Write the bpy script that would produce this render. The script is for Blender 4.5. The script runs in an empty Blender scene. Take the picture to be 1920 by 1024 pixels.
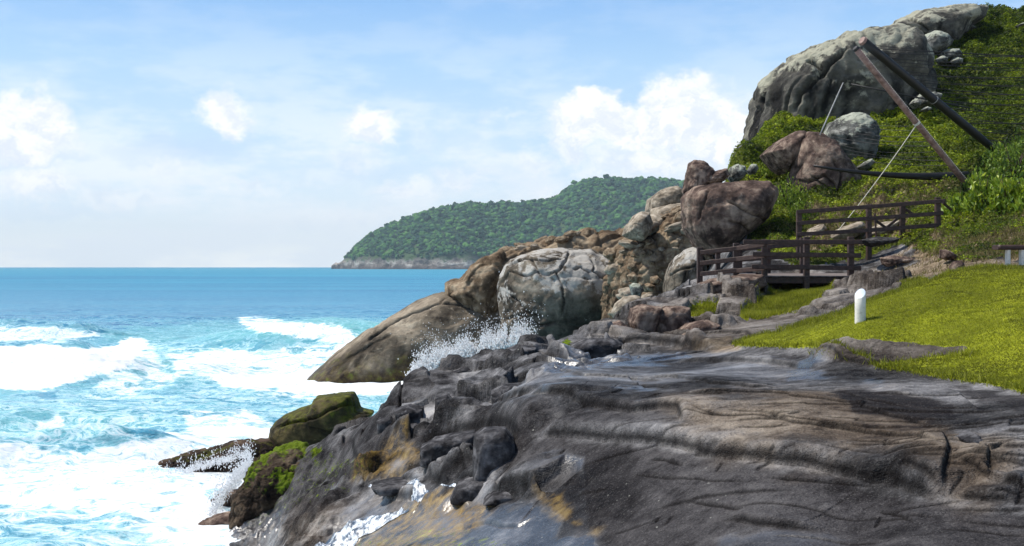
import bpy, bmesh, math, random
import numpy as np

# ---------------------------------------------------------------- camera, sky, sun, exposure
F, CX, CY = 2133.0, 960.0, 500.0          # focal length and principal point in photo pixels
SEA = -6.0                                # sea level, eye is at z = 0
sc = bpy.context.scene
COL = sc.collection
cam_d = bpy.data.cameras.new("camera")
cam = bpy.data.objects.new("camera", cam_d)
COL.objects.link(cam)
sc.camera = cam
cam_d.sensor_width = 36.0
cam_d.lens = 36.0 * F / 1920.0
cam_d.shift_y = -12.0 / 1920.0
cam_d.clip_start = 0.1
cam_d.clip_end = 90000.0
cam.rotation_euler = (math.radians(90), 0, 0)

SUN_AZ, SUN_EL = math.radians(-74), math.radians(57)     # azimuth from +y (view) towards +x
sun_dir = (math.sin(SUN_AZ) * math.cos(SUN_EL), math.cos(SUN_AZ) * math.cos(SUN_EL), math.sin(SUN_EL))
sd = bpy.data.lights.new("sun", "SUN")
sd.energy = 4.8
sd.angle = math.radians(0.5)
sd.color = (1.0, 0.95, 0.87)
sun = bpy.data.objects.new("sun", sd)
COL.objects.link(sun)
from mathutils import Vector
sun.rotation_euler = Vector(sun_dir).to_track_quat('Z', 'Y').to_euler()

world = bpy.data.worlds.new("World")
sc.world = world
world.use_nodes = True
sc.view_settings.view_transform = 'Standard'
sc.view_settings.look = 'None'
sc.view_settings.exposure = 0.2
sc.view_settings.gamma = 1.0
sc.cycles.max_bounces = 6
sc.cycles.diffuse_bounces = 1
sc.cycles.glossy_bounces = 2
sc.cycles.transmission_bounces = 4
sc.cycles.transparent_max_bounces = 8
sc.cycles.volume_bounces = 0
sc.cycles.caustics_reflective = False
sc.cycles.caustics_refractive = False
sc.cycles.sample_clamp_indirect = 4.0


class NT:
    """Small helper for writing node trees."""
    def __init__(s, nt):
        s.nt = nt
        s.n = nt.nodes
        s.l = nt.links

    def new(s, typ, **kw):
        n = s.n.new(typ)
        for k, v in kw.items():
            setattr(n, k, v)
        return n

    def put(s, sock, v):
        if hasattr(v, 'is_output') or isinstance(v, bpy.types.NodeSocket):
            s.l.new(v, sock)
        elif v is not None:
            try:
                sock.default_value = v
            except Exception:
                sock.default_value = (v[0], v[1], v[2], 1.0) if hasattr(v, '__len__') else (v, v, v)

    def math(s, op, a, b=None, c=None, clamp=False):
        n = s.new('ShaderNodeMath', operation=op, use_clamp=clamp)
        s.put(n.inputs[0], a)
        if b is not None: s.put(n.inputs[1], b)
        if c is not None: s.put(n.inputs[2], c)
        return n.outputs[0]

    def vmath(s, op, a, b=None, scale=None):
        n = s.new('ShaderNodeVectorMath', operation=op)
        s.put(n.inputs[0], a)
        if b is not None: s.put(n.inputs[1], b)
        if scale is not None: s.put(n.inputs['Scale'], scale)
        return n.outputs['Value'] if op in ('DOT_PRODUCT', 'LENGTH', 'DISTANCE') else n.outputs[0]

    def noise(s, vec, scale, detail=4, rough=0.55, dist=0.0, col=False, lac=2.0):
        n = s.new('ShaderNodeTexNoise')
        s.put(n.inputs['Vector'], vec)
        s.put(n.inputs['Scale'], scale)
        n.inputs['Detail'].default_value = detail
        n.inputs['Roughness'].default_value = rough
        n.inputs['Lacunarity'].default_value = lac
        n.inputs['Distortion'].default_value = dist
        return n.outputs['Color'] if col else n.outputs['Fac']

    def voro(s, vec, scale, feature='F1', out='Distance', rnd=1.0):
        n = s.new('ShaderNodeTexVoronoi', feature=feature)
        s.put(n.inputs['Vector'], vec)
        s.put(n.inputs['Scale'], scale)
        n.inputs['Randomness'].default_value = rnd
        return n.outputs[out]

    def ramp(s, fac, pts, interp='LINEAR'):
        n = s.new('ShaderNodeValToRGB')
        n.color_ramp.interpolation = interp
        e = n.color_ramp.elements
        while len(e) < len(pts): e.new(0.5)
        for k, (p, c) in enumerate(pts):
            e[k].position = p
            e[k].color = (c[0], c[1], c[2], 1) if hasattr(c, '__len__') else (c, c, c, 1)
        s.put(n.inputs[0], fac)
        return n.outputs[0]

    def smooth(s, x, a, b, lo=0.0, hi=1.0):
        n = s.new('ShaderNodeMapRange', interpolation_type='SMOOTHSTEP')
        s.put(n.inputs[0], x)
        n.inputs[1].default_value = a
        n.inputs[2].default_value = b
        n.inputs[3].default_value = lo
        n.inputs[4].default_value = hi
        return n.outputs[0]

    def mix(s, fac, a, b, mode='MIX'):
        n = s.new('ShaderNodeMix', data_type='RGBA', blend_type=mode)
        s.put(n.inputs[0], fac)
        s.put(n.inputs[6], a if not isinstance(a, tuple) else (*a[:3], 1))
        s.put(n.inputs[7], b if not isinstance(b, tuple) else (*b[:3], 1))
        return n.outputs[2]

    def mapping(s, vec, scale=(1, 1, 1), rot=(0, 0, 0), loc=(0, 0, 0)):
        n = s.new('ShaderNodeMapping')
        s.put(n.inputs[0], vec)
        n.inputs['Scale'].default_value = scale
        n.inputs['Rotation'].default_value = rot
        n.inputs['Location'].default_value = loc
        return n.outputs[0]

    def attr(s, name, out='Fac'):
        n = s.new('ShaderNodeAttribute', attribute_name=name)
        return n.outputs[out]

    def bump(s, h, strength=0.5, dist=0.05, normal=None):
        n = s.new('ShaderNodeBump')
        s.put(n.inputs['Height'], h)
        s.put(n.inputs['Strength'], strength)
        n.inputs['Distance'].default_value = dist
        if normal is not None: s.put(n.inputs['Normal'], normal)
        return n.outputs[0]


def world_sky():
    t = NT(world.node_tree)
    t.n.clear()
    out = t.new('ShaderNodeOutputWorld')
    bg = t.new('ShaderNodeBackground')
    sky = t.new('ShaderNodeTexSky', sky_type='NISHITA')
    sky.sun_disc = False
    sky.sun_elevation = SUN_EL
    sky.sun_rotation = SUN_AZ
    sky.altitude = 0
    sky.air_density = 1.0
    sky.dust_density = 0.6
    sky.ozone_density = 2.0
    tc = t.new('ShaderNodeTexCoord')
    d = tc.outputs['Generated']
    sep = t.new('ShaderNodeSeparateXYZ')
    t.put(sep.inputs[0], d)
    x, y, z = sep.outputs
    # direction -> azimuth / elevation in degrees (a sky dome map, the same from anywhere)
    az = t.math('MULTIPLY', t.math('ARCTAN2', x, y), 57.2958)
    el = t.math('MULTIPLY', t.math('ARCSINE', z), 57.2958)
    cmb = t.new('ShaderNodeCombineXYZ')
    t.put(cmb.inputs[0], az); t.put(cmb.inputs[1], el)
    p = cmb.outputs[0]
    # warp for puffy edges
    w1 = t.noise(t.mapping(p, (1, 1.25, 1)), 0.42, 7, 0.62, col=True)
    w1 = t.vmath('SUBTRACT', w1, (0.5, 0.5, 0.5))
    pw = t.vmath('ADD', p, t.vmath('SCALE', w1, scale=3.4))
    sep2 = t.new('ShaderNodeSeparateXYZ'); t.put(sep2.inputs[0], pw)
    wx, wy = sep2.outputs[0], sep2.outputs[1]

    def blob(px, py, rx, ry, gain=1.0, flat=True):
        a0 = math.degrees(math.atan((px - CX) / F))
        e0 = math.degrees(math.atan(-(py - CY) / F * math.cos(math.radians(a0))))
        ra, re = rx / F * 57.3, ry / F * 57.3
        u = t.math('DIVIDE', t.math('SUBTRACT', wx, a0), ra)
        v = t.math('DIVIDE', t.math('SUBTRACT', wy, e0), re)
        r2 = t.math('ADD', t.math('MULTIPLY', u, u), t.math('MULTIPLY', v, v))
        return t.math('MULTIPLY', t.math('SUBTRACT', 1.0, r2, clamp=True), gain)
    bright = None
    for b in ((50, 245, 95, 75, 1.25), (425, 216, 52, 50, 1.0), (690, 235, 62, 52, 1.1), (800, 250, 50, 40, .35),
              (1115, 215, 90, 62, 1.5), (1180, 240, 85, 60, 1.2), (1265, 215, 85, 80, 1.5), (1345, 245, 90, 95, 1.1), (1060, 240, 60, 60, .8), (1300, 175, 60, 50, .9), (20, 215, 60, 50, .9), (100, 270, 60, 40, .7), (560, 420, 90, 24, .35), (330, 350, 90, 20, .3), (760, 350, 110, 30, .55), (660, 300, 80, 26, .45), (470, 345, 90, 22, .45), (300, 320, 60, 22, .4), (860, 330, 80, 30, .5), (1000, 300, 70, 30, .5), (1190, 375, 120, 26, .4), (1150, 300, 90, 60, .6), (1300, 320, 120, 60, .6), (880, 265, 90, 50, .3),
              (1230, 310, 150, 60, .8), (1080, 270, 60, 40, .7), (70, 345, 80, 40, .8), (215, 375, 110, 34, .6), (130, 350, 60, 30, .5),
              (920, 225, 30, 18, .35), (965, 232, 22, 18, .3), (690, 400, 130, 45, .4), (540, 380, 60, 30, .3), (1020, 365, 40, 20, .5), (620, 330, 100, 30, .35)):
        s_ = blob(*b)
        bright = s_ if bright is None else t.math('MAXIMUM', bright, s_)
    cover = t.smooth(bright, 0.0, 0.95)
    cover = t.math('MULTIPLY', cover, t.smooth(el, 0.0, 4.5, 0.45, 1.0))
    # soft thin haze clouds low in the sky
    thin = t.noise(t.mapping(p, (0.35, 1.0, 1)), 0.35, 6, 0.6)
    low = t.smooth(el, 1.0, 13.0, 1.0, 0.0)
    thinm = t.math('MULTIPLY', t.smooth(thin, 0.42, 0.60), t.math('ADD', t.math('MULTIPLY', low, 0.85), 0.10))
    # grey bottoms
    grey = None
    for b in ((60, 292, 110, 26, .9), (330, 280, 150, 34, .75), (420, 255, 60, 22, .4), (690, 310, 120, 26, .35), (950, 330, 160, 40, .3), (100, 400, 160, 26, .3)):
        s_ = blob(*b)
        grey = s_ if grey is None else t.math('MAXIMUM', grey, s_)
    lift = t.smooth(el, 0.0, 11.0, 1.0, 0.0)
    skyc = sky.outputs[0]
    K = 0.105
    c0 = t.vmath('SCALE', skyc, scale=K)
    c0 = t.mix(t.smooth(el, 10.0, 40.0, 0.85, 0.0), c0, t.ramp(t.math('DIVIDE', el, 16.0), [(0.0, (1.22, 1.22, 1.20)), (0.08, (1.02, 1.06, 1.08)), (0.2, (0.80, 0.92, 1.03)), (0.4, (0.60, 0.79, 0.98)), (0.62, (0.43, 0.67, 0.95)), (0.88, (0.22, 0.47, 0.89))]))
    cheap = t.new('ShaderNodeBackground')
    t.put(cheap.inputs[0], c0)
    c1 = t.mix(thinm, c0, (0.92, 0.96, 1.0))
    c2 = t.mix(t.math('MULTIPLY', grey, 0.65), c1, (0.52, 0.68, 0.92))
    det = t.noise(pw, 0.9, 5, 0.6)
    cc = t.mix(t.smooth(det, 0.35, 0.65), (0.80, 0.85, 0.94), (1.04, 1.03, 1.03))
    c3 = t.mix(cover, c2, cc)
    t.put(bg.inputs[0], c3)
    bg.inputs[1].default_value = 1.0
    # clouds stand in this part of the sky; elsewhere it is clear (and quick to compute)
    win = t.math('MULTIPLY', t.math('LESS_THAN', t.math('ABSOLUTE', az), 42.0), t.math('MULTIPLY', t.math('GREATER_THAN', el, -0.5), t.math('LESS_THAN', el, 20.0)))
    mx = t.new('ShaderNodeMixShader')
    t.put(mx.inputs[0], win)
    t.l.new(cheap.outputs[0], mx.inputs[1]); t.l.new(bg.outputs[0], mx.inputs[2])
    t.l.new(mx.outputs[0], out.inputs[0])
    world.cycles.sampling_method = 'MANUAL'
    world.cycles.sample_map_resolution = 256


world_sky()

# ---------------------------------------------------------------- numeric helpers
rng = np.random.default_rng(7)
_perm = rng.permutation(256).astype(np.int32)
_perm = np.concatenate([_perm, _perm, _perm])
_g = rng.normal(size=(256, 3)).astype(np.float32)
_g /= np.linalg.norm(_g, axis=1, keepdims=True)


def pnoise(p, seed=0):
    """gradient noise, p (N,3) -> about -1..1"""
    p = np.asarray(p, np.float32) + np.float32(seed * 17.31 + 0.5)
    i = np.floor(p).astype(np.int32)
    f = p - i
    u = f * f * f * (f * (f * 6 - 15) + 10)
    i &= 255
    out = 0
    for dx in (0, 1):
        wx = u[:, 0] if dx else 1 - u[:, 0]
        px = _perm[i[:, 0] + dx]
        for dy in (0, 1):
            wy = u[:, 1] if dy else 1 - u[:, 1]
            py = _perm[px + i[:, 1] + dy]
            for dz in (0, 1):
                wz = u[:, 2] if dz else 1 - u[:, 2]
                g = _g[_perm[py + i[:, 2] + dz] & 255]
                out = out + wx * wy * wz * ((f[:, 0] - dx) * g[:, 0] + (f[:, 1] - dy) * g[:, 1] + (f[:, 2] - dz) * g[:, 2])
    return out * 1.6


def fbm(p, octaves=4, gain=0.5, lac=2.03, seed=0):
    p = np.asarray(p, np.float32)
    a, s, out = 1.0, 1.0, 0
    for k in range(octaves):
        out = out + a * pnoise(p * s, seed + k)
        a *= gain
        s *= lac
    return out


def ridged(p, octaves=4, seed=0):
    a, s, out = 1.0, 1.0, 0
    for k in range(octaves):
        out = out + a * (1 - 2.2 * np.abs(pnoise(p * s, seed + k)))
        a *= 0.5
        s *= 2.1
    return out * 0.5


def cells(p, seed=0):
    """3-D cellular noise: F1, F2, id value of nearest cell"""
    p = np.asarray(p, np.float32) + np.float32(seed * 9.7)
    i = np.floor(p).astype(np.int32)
    f = p - i
    n = len(p)
    F1 = np.full(n, 9., np.float32); F2 = np.full(n, 9., np.float32)
    ID = np.zeros(n, np.int32)
    for dx in (-1, 0, 1):
        for dy in (-1, 0, 1):
            for dz in (-1, 0, 1):
                h = _perm[(_perm[(_perm[(i[:, 0] + dx) & 255] + i[:, 1] + dy) & 255] + i[:, 2] + dz) & 255]
                o = _g[h] * 0.5 + 0.5
                d = np.sqrt((f[:, 0] - dx - o[:, 0]) ** 2 + (f[:, 1] - dy - o[:, 1]) ** 2 + (f[:, 2] - dz - o[:, 2]) ** 2)
                m = d < F1
                F2 = np.where(m, F1, np.minimum(F2, d))
                ID = np.where(m, h, ID)
                F1 = np.where(m, d, F1)
    return F1, F2, ID


def sstep(x, a, b):
    t = np.clip((x - a) / (b - a), 0, 1)
    return t * t * (3 - 2 * t)


def poly_sd(px, py, poly):
    """signed distance to polygon, positive inside"""
    poly = np.asarray(poly, np.float32)
    n = len(poly)
    d = np.full(px.shape, 1e9, np.float32)
    ins = np.zeros(px.shape, bool)
    for k in range(n):
        x0, y0 = poly[k]; x1, y1 = poly[(k + 1) % n]
        ex, ey = x1 - x0, y1 - y0
        t = np.clip(((px - x0) * ex + (py - y0) * ey) / (ex * ex + ey * ey + 1e-9), 0, 1)
        d = np.minimum(d, (px - x0 - t * ex) ** 2 + (py - y0 - t * ey) ** 2)
        c = ((y0 > py) != (y1 > py)) & (px < (x1 - x0) * (py - y0) / (y1 - y0 + 1e-9) + x0)
        ins ^= c
    d = np.sqrt(d)
    return np.where(ins, d, -d)


def line_sd(px, py, pts):
    """distance to polyline, signed side (positive on the left of travel), arc parameter 0..1"""
    pts = np.asarray(pts, np.float32)
    seg = np.linalg.norm(np.diff(pts, axis=0), axis=1)
    L = seg.sum(); acc = 0
    best = np.full(px.shape, 1e9, np.float32)
    side = np.zeros(px.shape, np.float32); par = np.zeros(px.shape, np.float32)
    for k in range(len(pts) - 1):
        x0, y0 = pts[k]; x1, y1 = pts[k + 1]
        ex, ey = x1 - x0, y1 - y0
        t = np.clip(((px - x0) * ex + (py - y0) * ey) / (ex * ex + ey * ey + 1e-9), 0, 1)
        d = np.sqrt((px - x0 - t * ex) ** 2 + (py - y0 - t * ey) ** 2)
        cr = ex * (py - y0) - ey * (px - x0)
        m = d < best
        best = np.where(m, d, best)
        side = np.where(m, np.sign(cr), side)
        par = np.where(m, (acc + t * seg[k]) / L, par)
        acc += seg[k]
    return best, side, par, L


def P(px, py, d):
    return np.array([(px - CX) / F * d, d, -(py - CY) / F * d])


# ---------------------------------------------------------------- object helpers
def mesh_obj(name, verts, faces, mat=None, parent=None, smooth=True, loc=None):
    verts = np.asarray(verts, np.float32)
    me = bpy.data.meshes.new(name)
    if loc is None and parent is None:
        loc = np.array([(verts[:, 0].min() + verts[:, 0].max()) / 2, (verts[:, 1].min() + verts[:, 1].max()) / 2, verts[:, 2].min()])
    if loc is None: loc = np.zeros(3)
    verts = verts - np.asarray(loc, np.float32)
    faces = faces if isinstance(faces, np.ndarray) else None or faces
    if isinstance(faces, np.ndarray):
        k = faces.shape[1]
        me.vertices.add(len(verts)); me.vertices.foreach_set('co', verts.ravel())
        me.loops.add(faces.size); me.loops.foreach_set('vertex_index', faces.ravel().astype(np.int32))
        me.polygons.add(len(faces))
        me.polygons.foreach_set('loop_start', np.arange(0, faces.size, k, dtype=np.int32))
        me.polygons.foreach_set('loop_total', np.full(len(faces), k, np.int32))
        me.update(calc_edges=True)
    else:
        me.from_pydata([tuple(v) for v in verts], [], faces)
        me.update()
    me.polygons.foreach_set('use_smooth', np.full(len(me.polygons), smooth))
    if mat: me.materials.append(mat)
    o = bpy.data.objects.new(name, me)
    o.location = loc
    COL.objects.link(o)
    if parent: o.parent = parent
    return o


def add_attr(o, name, vals):
    a = o.data.attributes.new(name, 'FLOAT', 'POINT')
    a.data.foreach_set('value', np.asarray(vals, np.float32))


def tag(o, label=None, cat=None, group=None, kind=None):
    if label: o['label'] = label
    if cat: o['category'] = cat
    if group: o['group'] = group
    if kind: o['kind'] = kind
    return o


def empty(name, loc, label, cat, group=None):
    o = bpy.data.objects.new(name, None)
    o.location = loc
    COL.objects.link(o)
    return tag(o, label, cat, group)


def material(name, rough=0.8):
    m = bpy.data.materials.new(name)
    m.use_nodes = True
    t = NT(m.node_tree)
    b = m.node_tree.nodes['Principled BSDF']
    b.inputs['Roughness'].default_value = rough
    tc = t.new('ShaderNodeTexCoord')
    return m, t, b, tc.outputs['Object']

# ---------------------------------------------------------------- rock materials
def rock_material(name, dark, mid, light, scale=1.0, lichen=None, lichen_amt=0.0, stain=0.5, bump=0.6):
    """colours driven by masks stored on the mesh (tone, seep, crack) plus one fine texture"""
    m, t, b, p = material(name, 0.85)
    n2 = t.noise(p, 5.5 * scale, 6, 0.7)
    tone = t.attr('tone')
    mixn = t.math('ADD', t.math('MULTIPLY', tone, 0.68), t.math('MULTIPLY', n2, 0.32))
    c = t.ramp(mixn, [(0.32, dark), (0.49, mid), (0.68, light)])
    dk = tuple(v * 0.35 for v in dark)
    c = t.mix(t.math('MULTIPLY', t.attr('seep'), stain), c, dk)
    c = t.mix(t.smooth(n2, 0.58, 0.70, 0, 0.40), c, tuple(min(1, v * 1.25) for v in light))
    c = t.mix(t.smooth(n2, 0.42, 0.28, 0, 0.55), c, tuple(v * 0.5 for v in dark))
    if lichen is not None:
        la = t.math('ADD', t.attr('lichen'), t.math('MULTIPLY', t.math('SUBTRACT', n2, 0.5), 0.9))
        c = t.mix(t.smooth(la, 0.66 - 0.3 * lichen_amt, 0.80 - 0.3 * lichen_amt, 0, 0.85), c, lichen)
    c = t.mix(t.math('MULTIPLY', t.attr('crack'), 0.7), c, dk)
    t.put(b.inputs['Base Color'], c)
    t.put(b.inputs['Normal'], t.bump(n2, bump, 0.13 / scale))
    b.inputs['Specular IOR Level'].default_value = 0.08
    return m, t, b, p, c


MAT = {}


def shore_material():
    """bedrock with masks stored on the mesh: wet, moss, dark stain and painted shade, tan, soil"""
    m, t, b, p = material('bedrock', 0.6)
    n2 = t.noise(p, 3.6, 9, 0.72)
    n3 = t.noise(p, 38, 2, 0.8)
    wm_ = t.smooth(t.attr('wet'), 0.2, 0.8)
    mx = t.math('ADD', t.math('MULTIPLY', t.attr('tone'), 0.50), t.math('MULTIPLY', n2, 0.50))
    grey = t.ramp(mx, [(0.34, (0.010, 0.009, 0.010)), (0.45, (0.050, 0.048, 0.049)), (0.54, (0.150, 0.146, 0.150)), (0.66, (0.34, 0.33, 0.33))])
    tan = t.ramp(mx, [(0.34, (0.03, 0.021, 0.016)), (0.47, (0.135, 0.103, 0.076)), (0.62, (0.33, 0.27, 0.205))])
    c = t.mix(t.attr('tan'), grey, tan)
    c = t.mix(t.math('MULTIPLY', wm_, 0.45), c, (0.016, 0.019, 0.027))
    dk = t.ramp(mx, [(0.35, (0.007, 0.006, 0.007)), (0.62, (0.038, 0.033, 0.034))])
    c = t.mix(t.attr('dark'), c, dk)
    c = t.mix(t.smooth(n3, 0.56, 0.68, 0, 0.35), c, t.mix(0.5, c, (0.36, 0.35, 0.33)))
    c = t.mix(t.smooth(n3, 0.45, 0.32, 0, 0.6), c, (0.010, 0.009, 0.009))
    c = t.mix(t.smooth(n2, 0.43, 0.30, 0, 0.6), c, (0.014, 0.012, 0.012))
    v = t.voro(p, 5.5)
    dots = t.math('MULTIPLY', t.smooth(v, 0.05, 0.09, 1, 0), t.attr('spot'))
    c = t.mix(t.math('MULTIPLY', dots, 0.6), c, (0.40, 0.40, 0.36))
    c = t.mix(t.math('MULTIPLY', t.attr('crack'), 0.92), c, (0.006, 0.005, 0.005))
    soil = t.ramp(n2, [(0.35, (0.10, 0.07, 0.045)), (0.6, (0.34, 0.26, 0.17))])
    c = t.mix(t.attr('soil'), c, soil)
    ochre = t.ramp(n2, [(0.35, (0.04, 0.024, 0.01)), (0.55, (0.22, 0.135, 0.03)), (0.7, (0.40, 0.28, 0.08))])
    c = t.mix(t.math('MULTIPLY', t.attr('ochre'), t.smooth(n2, 0.36, 0.56)), c, ochre)
    moss = t.ramp(n2, [(0.34, (0.010, 0.014, 0.004)), (0.50, (0.07, 0.10, 0.007)), (0.66, (0.22, 0.30, 0.012))])
    n2 = t.noise(p, 11, 4, 0.75)
    ms = t.smooth(t.math('ADD', t.attr('moss'), t.math('MULTIPLY', t.math('SUBTRACT', n2, 0.5), 1.6)), 0.42, 0.62)
    c = t.mix(ms, c, moss)
    t.put(b.inputs['Base Color'], c)
    wm = t.smooth(t.math('ADD', t.attr('wet'), t.math('MULTIPLY', t.math('SUBTRACT', t.attr('tone'), 0.5), 0.9)), 0.15, 0.95)
    r = t.ramp(wm, [(0.0, 0.72), (0.6, 0.50), (0.95, 0.26)])
    r = t.mix(ms, r, (0.9, 0.9, 0.9))
    t.put(b.inputs['Roughness'], r)
    t.put(b.inputs['Specular IOR Level'], t.math('ADD', 0.04, t.math('MULTIPLY', t.math('POWER', wm, 2.0), 0.8)))
    t.put(b.inputs['Normal'], t.bump(n2, t.math('SUBTRACT', 0.85, t.math('MULTIPLY', wm, 0.65)), 0.10))
    return m


MAT['shore'] = shore_material()


def grass_ground_material(name, a, b_, c_):
    m, t, b, p = material(name, 0.95)
    n = t.noise(p, 0.5, 3, 0.62)
    n2 = t.noise(p, 9, 4, 0.7)
    c = t.ramp(t.math('ADD', t.math('MULTIPLY', n, 0.6), t.math('MULTIPLY', n2, 0.4)), [(0.36, a), (0.5, b_), (0.64, c_)])
    t.put(b.inputs['Base Color'], c)
    b.inputs['Specular IOR Level'].default_value = 0.1
    t.put(b.inputs['Normal'], t.bump(n2, 0.8, 0.06))
    return m


MAT['lawn'] = grass_ground_material('lawn_turf', (0.06, 0.068, 0.008), (0.20, 0.225, 0.012), (0.31, 0.33, 0.02))
MAT['hill'] = grass_ground_material('hill_turf', (0.02, 0.022, 0.006), (0.05, 0.065, 0.008), (0.12, 0.13, 0.018))

# ---------------------------------------------------------------- near shore: one height field built from surveyed points
ctrl = []


def C(px, py, d): ctrl.append((px, d, -(py - CY) / F * d))
def Z(px, d, z): ctrl.append((px, d, z))


# near rock, bottom of the frame and in front of it
for q in ((430, 1024, 24.4), (600, 1024, 19), (800, 1024, 15.2), (1000, 1020, 13.2), (1150, 1024, 12.0), (1300, 1024, 10.8), (1600, 1024, 9.6), (1920, 1024, 8.6),
          (1150, 930, 13.2), (1300, 920, 12.2), (1500, 900, 11.5), (1700, 900, 10.8), (1920, 900, 10.0),
          (1000, 800, 17), (1150, 800, 15.3), (1300, 790, 14.3), (1500, 790, 13.2), (1750, 800, 12.2), (1920, 800, 11.3),
          (1000, 720, 21), (1200, 720, 18.5), (1350, 715, 17), (1500, 720, 16), (1700, 720, 14.8), (1920, 738, 13.2),
          (1080, 668, 25.5), (1200, 665, 24), (1350, 665, 22.5), (1500, 672, 19.5), (1680, 685, 17), (1820, 690, 15.8), (1920, 700, 14.6),
          # lawn and its crest
          (1400, 645, 22.5), (1500, 640, 20.5), (1612, 607, 19.2), (1700, 640, 18), (1900, 620, 16.8), (1750, 590, 18.8),
          (1560, 598, 22), (1650, 563, 22.5), (1700, 544, 22), (1800, 514, 22), (1920, 514, 21), (1850, 560, 19.5),
          # rock and path behind the crest
          (1500, 603, 25.5), (1400, 620, 25.5), (1300, 635, 26), (1200, 640, 26.5), (1600, 578, 26), (1560, 565, 28.5), (1680, 545, 27),
          (1350, 605, 28), (1240, 612, 29), (1440, 585, 29), (1500, 550, 31), (1620, 530, 31), (1720, 517, 31), (1430, 535, 33), (1480, 556, 33.5), (1310, 532, 33.5), (1250, 560, 32), (1180, 590, 31), (1100, 622, 28.5),
          (1780, 512, 29), (1920, 508, 27.5), (1870, 508, 28.5),
          # bank and hill
          (1800, 480, 32), (1720, 495, 34), (1650, 505, 35.5), (1920, 470, 31), (1700, 455, 37), (1780, 440, 36), (1850, 422, 35.5), (1920, 415, 34.5), (1600, 480, 37.5), (1560, 440, 39), (1480, 470, 38), (1400, 480, 38.5),
          (1500, 425, 41), (1600, 375, 42.5), (1450, 390, 44), (1480, 340, 48), (1640, 345, 44), (1700, 300, 47), (1800, 300, 46), (1900, 250, 47.5), (1600, 300, 50), (1440, 300, 52),
          (1365, 306, 52), (1400, 280, 55), (1440, 236, 61), (1540, 214, 61), (1700, 220, 56), (1650, 170, 66), (1800, 180, 60), (1920, 120, 62), (1700, 110, 71), (1750, 62, 76), (1850, 60, 72), (1800, 30, 79), (1860, 22, 80), (1920, 24, 78), (2050, 20, 76),
          # seaward part of the foreground
          (860, 860, 18.5), (950, 770, 20.5), (700, 905, 20.8), (600, 950, 20.5), (900, 940, 16), (780, 960, 17.5), (820, 800, 21.5), (900, 720, 23.5),
          (1060, 640, 28), (980, 665, 26.5), (900, 692, 25.8), (820, 715, 25.2), (760, 738, 25), (700, 778, 25.5), (640, 806, 26), (580, 835, 27), (530, 850, 27.5),
          (620, 880, 24.5), (520, 920, 26), (480, 900, 27.2), (450, 960, 26.8), (470, 985, 25.5), (530, 990, 22.5)):
    C(*q)
# hidden ground that shapes the silhouettes
for q in ((440, 23, -6.6), (380, 27.5, -6.9), (440, 30, -6.8), (520, 31, -6.6), (600, 30.5, -6.4), (680, 29.5, -6.3), (760, 28.5, -6.0), (830, 28.5, -5.8), (920, 29, -5.4), (1000, 30, -4.6), (1080, 31.5, -3.6),
          (1150, 35, -3.0), (1250, 37, -2.2), (1050, 38, -6.5), (900, 36, -7.5), (1150, 44, -6.5), (1250, 46, -3.0), (1330, 45, -0.6), (1340, 52, 1.0), (1300, 60, -3), (1380, 62, 1.5), (1430, 72, 2), (1550, 80, 5), (1250, 80, -8),
          (1330, 40, -0.6), (700, 34, -8), (500, 36, -8), (300, 22, -8), (300, 30, -8), (200, 26, -9), (300, 50, -9), (600, 50, -9), (900, 50, -9), (1050, 60, -9), (600, 90, -10), (1000, 90, -10), (1250, 95, -8),
          (1500, 95, 8), (1650, 92, 15), (1850, 92, 18.2), (2100, 92, 18), (2400, 92, 18), (300, 90, -10),
          (600, 14, -4.3), (800, 11, -3.2), (1000, 9, -2.7), (300, 17, -6.6), (300, 11, -5.5), (500, 11, -4.6), (300, 5, -2.5), (700, 5, -2.0), (1200, 5, -1.9), (1200, 8.5, -2.3), (1600, 5, -1.8), (1600, 7.5, -2.0), (2000, 5, -1.7), (2000, 7, -1.8), (2400, 5, -1.6), (2400, 9, -1.7)):
    Z(*q)
for px, d, z in ((2350, 13, -1.3), (2350, 16, -1.1), (2350, 20, -0.2), (2350, 25, 0.0), (2350, 30, 0.5), (2350, 35, 2.4), (2350, 45, 5.5), (2350, 60, 11), (2350, 75, 17)):
    Z(px, d, z)
ctrl = np.array(ctrl, float)


def ctrl_uv(px, d):
    return np.stack([(px - CX) / F * 2.6, np.log(d) * 1.0], -1)


_cu = ctrl_uv(ctrl[:, 0], ctrl[:, 1])
_cq = ctrl[:, 2] / ctrl[:, 1]              # interpolate slope of sight: even weighting near and far


def _tps(r2): return 0.5 * r2 * np.log(r2 + 1e-12)


_n = len(ctrl)
_A = _tps(((_cu[:, None] - _cu[None]) ** 2).sum(-1)) + np.eye(_n) * 2e-4
_Pm = np.concatenate([np.ones((_n, 1)), _cu], 1)
_M = np.block([[_A, _Pm], [_Pm.T, np.zeros((3, 3))]])
_w = np.linalg.solve(_M, np.concatenate([_cq, np.zeros(3)]))


def tps_eval(uv):
    out = np.empty(len(uv))
    for s in range(0, len(uv), 20000):
        q = uv[s:s + 20000]
        out[s:s + 20000] = _tps(((q[:, None] - _cu[None]) ** 2).sum(-1)) @ _w[:_n] + np.concatenate([np.ones((len(q), 1)), q], 1) @ _w[_n:]
    return out


PX0, PX1 = 180.0, 2420.0
LD0, LD1 = math.log(4.6), math.log(94.0)
GC, GR = 180, 220
gpx = np.linspace(PX0, PX1, GC); gld = np.linspace(LD0, LD1, GR)
_gx, _gl = np.meshgrid(gpx, gld)
_gd = np.exp(_gl)
base_z = (tps_eval(ctrl_uv(_gx.ravel(), _gd.ravel())).reshape(GR, GC)) * _gd


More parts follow.
